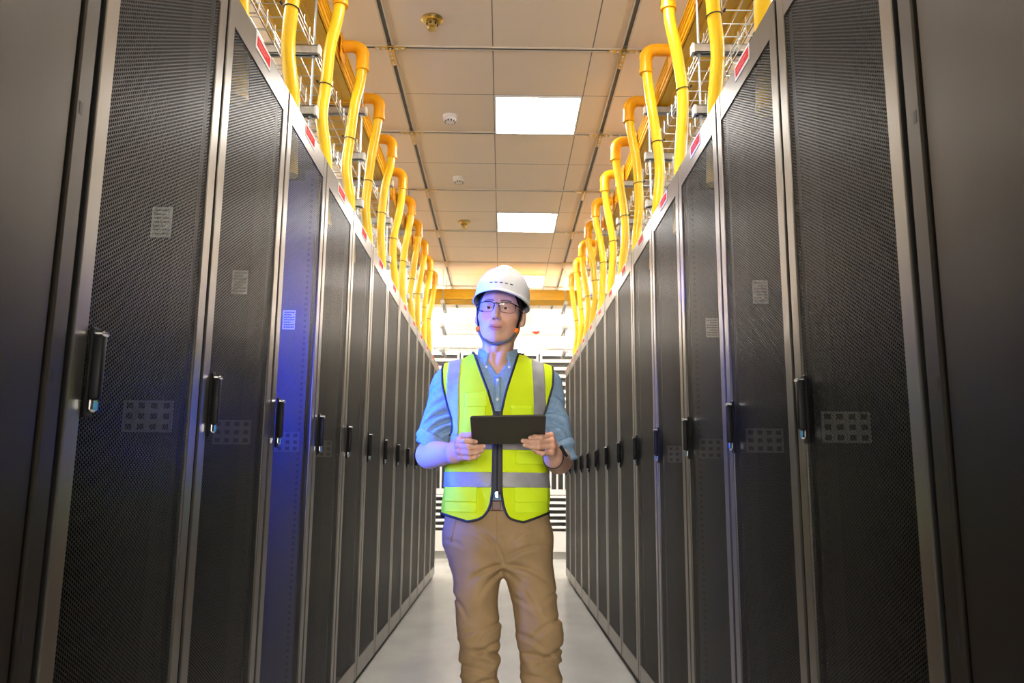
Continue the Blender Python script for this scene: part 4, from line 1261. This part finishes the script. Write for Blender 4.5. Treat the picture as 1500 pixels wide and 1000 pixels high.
# ventilation slots: five dark dashes across the front
for k in range(5):
    th = PI/2-(k-2)*.185-.02
    t = .11; ph = t*PI/2; kk = math.cos(ph)**.80
    pts = []
    for dth in (.05, .017, -.017, -.05):
        q = th+dth
        pts.append(frK((.1030*kk*math.cos(q)*1.008, -.012+.1235*kk*math.sin(q)*1.008,   .046+.126*math.sin(ph)**.92+.0010+.016*max(0, math.sin(q))**1.5*max(0, 1-t*2.2))))
    pmb('vent_slot', MB().tube(pts, .0021, 6, flat=.7), 'black', hh)
# harness: dark sweat band with lining
mb = MB(); vs = []; NT = 60
for i in range(NT):
    th = 2*PI*i/NT
    for rr, z in ((.0885, .040), (.092, .042), (.0935, .062), (.098, .075), (.1005, .052)):
        z += .020*max(0, math.sin(th))
        vs.append(frK((rr*math.cos(th), -.012+rr*1.20*math.sin(th), z)))
mb.add(vs, [(i*5+j, ((i+1) % NT)*5+j, ((i+1) % NT)*5+j+1, i*5+j+1) for i in range(NT) for j in range(4)], 0, True)
pmb('harness_band', mb, 'piping', hh, 60)
# chin strap laid on the face
def on_face(p, d=.0028):
    P = np.array([frH(p)])
    for _ in range(12):
        v = F_head(P)-d; g = grad(F_head, P); P = P-g*(v/((g**2).sum(1)+1e-6))[:, None]*.8
    return tuple(P[0])
def strap_path(s):
    k = [(s*.082, .030, .050), (s*.081, .030, .02), (s*.080, .030, -.02), (s*.076, .034, -.058), (s*.062, .046, -.088), (s*.035, .062, -.118), (0, .062, -.130)]
    out = []
    for i in range(len(k)-1):
        for t in np.linspace(0, 1, 7)[:-1]: out.append(A(*k[i])*(1-t)+A(*k[i+1])*t)
    out.append(A(*k[-1])); return [on_face(p) for p in out]
for s in (-1, 1):
    P = strap_path(s); ncl = 21
    pmb('chin_strap', MB().tube(smooth_loop(np.array(P[:ncl+1]), 0), .0042, 8), 'black', hh)
    Q_ = np.array(P[ncl:]); 
    pmb('chin_strap', MB().tube([tuple(p) for p in Q_], .0046, 8), 'strapg', hh)
    a, b = A(*P[ncl-1]), A(*P[ncl+2])
    out = (a+b)/2-frH((0, 0, -.06)); out = out/np.linalg.norm(out)
    pmb('strap_clip', MB().tube([tuple(a+out*.002), tuple((a+b)/2+out*.003), tuple(b+out*.002)], [.0078, .0085, .0078], 8), 'orange', hh)
# ---- spectacles
gl_ = thing('spectacles', None, None); gl_.parent = person; gl_.name = 'spectacles'
def lens_outline(s, n=40):
    o = []
    for i in range(n):
        t = 2*PI*i/n; c, sn = math.cos(t), math.sin(t); e = 2/3.0
        x = .0295*abs(c)**e*(1 if c > 0 else -1); z = .0185*abs(sn)**e*(1 if sn > 0 else -1)
        x *= 1+.05*(z/.0185)
        if z < 0: z *= 1.05
        xx = s*.0372+x
        o.append((xx, .1085-6.0*max(0, abs(xx)-.012)**2*1.15-.10*max(0, -z)*0, z-.0045+.03*abs(x)*0))
    return o
fr_mb = MB()
for s in (-1, 1):
    O = [frH(p) for p in lens_outline(s)]; n = len(O)
    topi = [i for i in range(n) if O[i][2] > np.mean([o[2] for o in O])-.002]
    fr_mb.tube([tuple(p) for p in O], .0007, 6, closed=True)
    half = [i for i in range(n//2+1)]
    fr_mb.tube([tuple(O[i]) for i in half], .0014, 8)
    lm = MB(); c = np.mean(O, 0)
    lm.add([tuple(p) for p in O]+[tuple(c)], [(i, (i+1) % n, n) for i in range(n)], 0, True)
    pmb('lens', lm, 'glass', gl_)
    # temple
    P = [frH(p) for p in ((s*.0665, .091, .006), (s*.075, .084, .006), (s*.079, .06, .004), (s*.0835, .02, .002), (s*.086, -.012, .001), (s*.085, -.03, -.014))]
    tm = MB().tube([tuple(p) for p in P], .0021, 8)
    pmb('temple', tm, 'frame', gl_)
    fr_mb.tube([frH((s*.010, .106, .002)), frH((s*.0115, .099, -.006)), frH((s*.012, .094, -.012))], .0012, 6)
    fr_mb.tube([frH((s*.064, .0935, .008)), frH((s*.069, .089, .007))], .0026, 6)
fr_mb.tube([frH((-.0105, .109, .007)), frH((0, .112, .0095)), frH((.0105, .109, .007))], .0018, 8)
pmb('rims', fr_mb, 'frame', gl_)
# ---- watch on the picture's right wrist
w0, e0 = A(*WR), A(*ER); ax = (e0-w0)/np.linalg.norm(e0-w0)
c0 = w0+ax*.012; Fh = F_hand(1)
n1 = np.cross(ax, A(0, 0, 1)); n1 /= np.linalg.norm(n1); n2 = np.cross(ax, n1)
def wrist_ring(c, d, n=36):
    out = []
    for k in range(n):
        a = 2*PI*k/n; dr = n1*math.cos(a)+n2*math.sin(a); lo_, hi_ = 0., .08
        for _ in range(22):
            md = (lo_+hi_)/2
            if Fh((c+dr*md)[None])[0] < d: lo_ = md
            else: hi_ = md
        out.append(c+dr*lo_)
    return out
wt = None
rings = [wrist_ring(c0+ax*q, d) for q, d in ((-.0105, .0004), (-.0105, .0030), (.0105, .0030), (.0105, .0004))]
mb = MB(); vs = [tuple(p) for rg in rings for p in rg]; n = 36
mb.add(vs, [(j*n+k, j*n+(k+1) % n, ((j+1) % 4)*n+(k+1) % n, ((j+1) % 4)*n+k) for j in range(4) for k in range(n)], 0, True)
wt = pmb('watch_band', mb, 'black')
fd = A(.62, -.66, .42); fd = fd-ax*(fd@ax); fd /= np.linalg.norm(fd); tg = np.cross(ax, fd)
r_ = 0.
while Fh((c0+fd*r_)[None])[0] < .0026: r_ += .0005
cc = c0+fd*(r_+.0045)
RM = Matrix((tuple(ax), tuple(tg), tuple(fd))).transposed()
mb = MB().box((-.018, -.0205, -.0055), (.018, .0205, .0045), 0, .004, seg=2)
mb.v = [tuple(Vector(cc)+RM @ Vector(v)) for v in mb.v]
pmb('watch_case', mb, 'black', wt)
mb = MB().box((-.0165, -.019, .0040), (.0165, .019, .0052), 0, .0008)
mb.v = [tuple(Vector(cc)+RM @ Vector(v)) for v in mb.v]
pmb('watch_glass', mb, 'screen', wt)

# ---- tablet held in both hands: screen towards the man, back to the camera
TL, TR, BL, BR = A(-.095, 2.600, 1.221), A(.1475, 2.600, 1.228), A(-.1125, 2.740, 1.140), A(.130, 2.740, 1.147)
tc_ = (TL+TR+BL+BR)/4; ex = (TR-TL); wd = np.linalg.norm(ex); ex /= wd
ey = (TL-BL); ey -= ex*(ey@ex); ht = np.linalg.norm(ey); ey /= ht; en = -np.cross(ex, ey)
tb_ = thing('tablet_computer', 'dark grey tablet held in front of the yellow vest, back to the camera', 'tablet', tuple(tc_))
def rrect(w, h, r, z, n=6):
    o = []
    for cx, cy_, a0 in ((w/2-r, h/2-r, 0), (-w/2+r, h/2-r, PI/2), (-w/2+r, -h/2+r, PI), (w/2-r, -h/2+r, 3*PI/2)):
        for k in range(n+1): a = a0+PI/2*k/n; o.append((cx+r*math.cos(a), cy_+r*math.sin(a), z))
    return o
def place(pts): return [tuple(ex*p[0]+ey*p[1]+en*p[2]) for p in pts]
def plate_(layers):
    mb = MB(); n = len(layers[0]); vs = [q for L_ in layers for q in place(L_)]
    fs = [(j*n+k, j*n+(k+1) % n, (j+1)*n+(k+1) % n, (j+1)*n+k) for j in range(len(layers)-1) for k in range(n)]
    mb.add(vs, fs, 0, True); mb.add(vs[:n], [tuple(range(n))[::-1]]); mb.add(vs[-n:], [tuple(range(n))]); return mb
plate_([rrect(wd-.003, ht-.003, .009, -.0034), rrect(wd, ht, .010, -.0022), rrect(wd, ht, .010, .0022)]).obj('back_shell', 'tablet', tb_)
plate_([rrect(wd-.001, ht-.001, .0095, .0022), rrect(wd-.001, ht-.001, .0095, .0032)]).obj('screen', 'screen', tb_)

# ------------------------------------------------------------------ camera, light, render look
f_px = 1192.286; pitch, yaw, roll = .1726, .0102, .009
cp, sp, cy, sy, cr, sr = math.cos(pitch), math.sin(pitch), math.cos(yaw), math.sin(yaw), math.cos(roll), math.sin(roll)
f = Vector((sy*cp, cy*cp, sp)); r0 = Vector((cy, -sy, 0)); u0 = r0.cross(f)
r = cr*r0+sr*u0; u = -sr*r0+cr*u0
cam = bpy.data.cameras.new('camera'); co = bpy.data.objects.new('camera', cam); COL.objects.link(co)
mw = Matrix.Identity(4)
for i, c in enumerate((r, u, -f)):
    for k in range(3): mw[k][i] = c[k]
mw.translation = (0, 0, 1.0119); co.matrix_world = mw
cam.sensor_width = 36; cam.lens = f_px/1500*36; cam.clip_start = .05
cam.dof.use_dof = True; cam.dof.focus_distance = 2.95; cam.dof.aperture_fstop = 7
SC.camera = co
w = bpy.data.worlds.new('world'); SC.world = w; w.use_nodes = True
w.node_tree.nodes['Background'].inputs[0].default_value = (.02, .02, .02, 1)
SC.view_settings.view_transform = 'Standard'; SC.view_settings.look = 'None'
SC.view_settings.exposure = 0; SC.view_settings.gamma = 1
SC.cycles.use_denoising = True
SC.cycles.max_bounces = 8; SC.cycles.diffuse_bounces = 4; SC.cycles.glossy_bounces = 4; SC.cycles.transparent_max_bounces = 12
SC.cycles.sample_clamp_indirect = 6
SC.cycles.caustics_reflective = False; SC.cycles.caustics_refractive = False
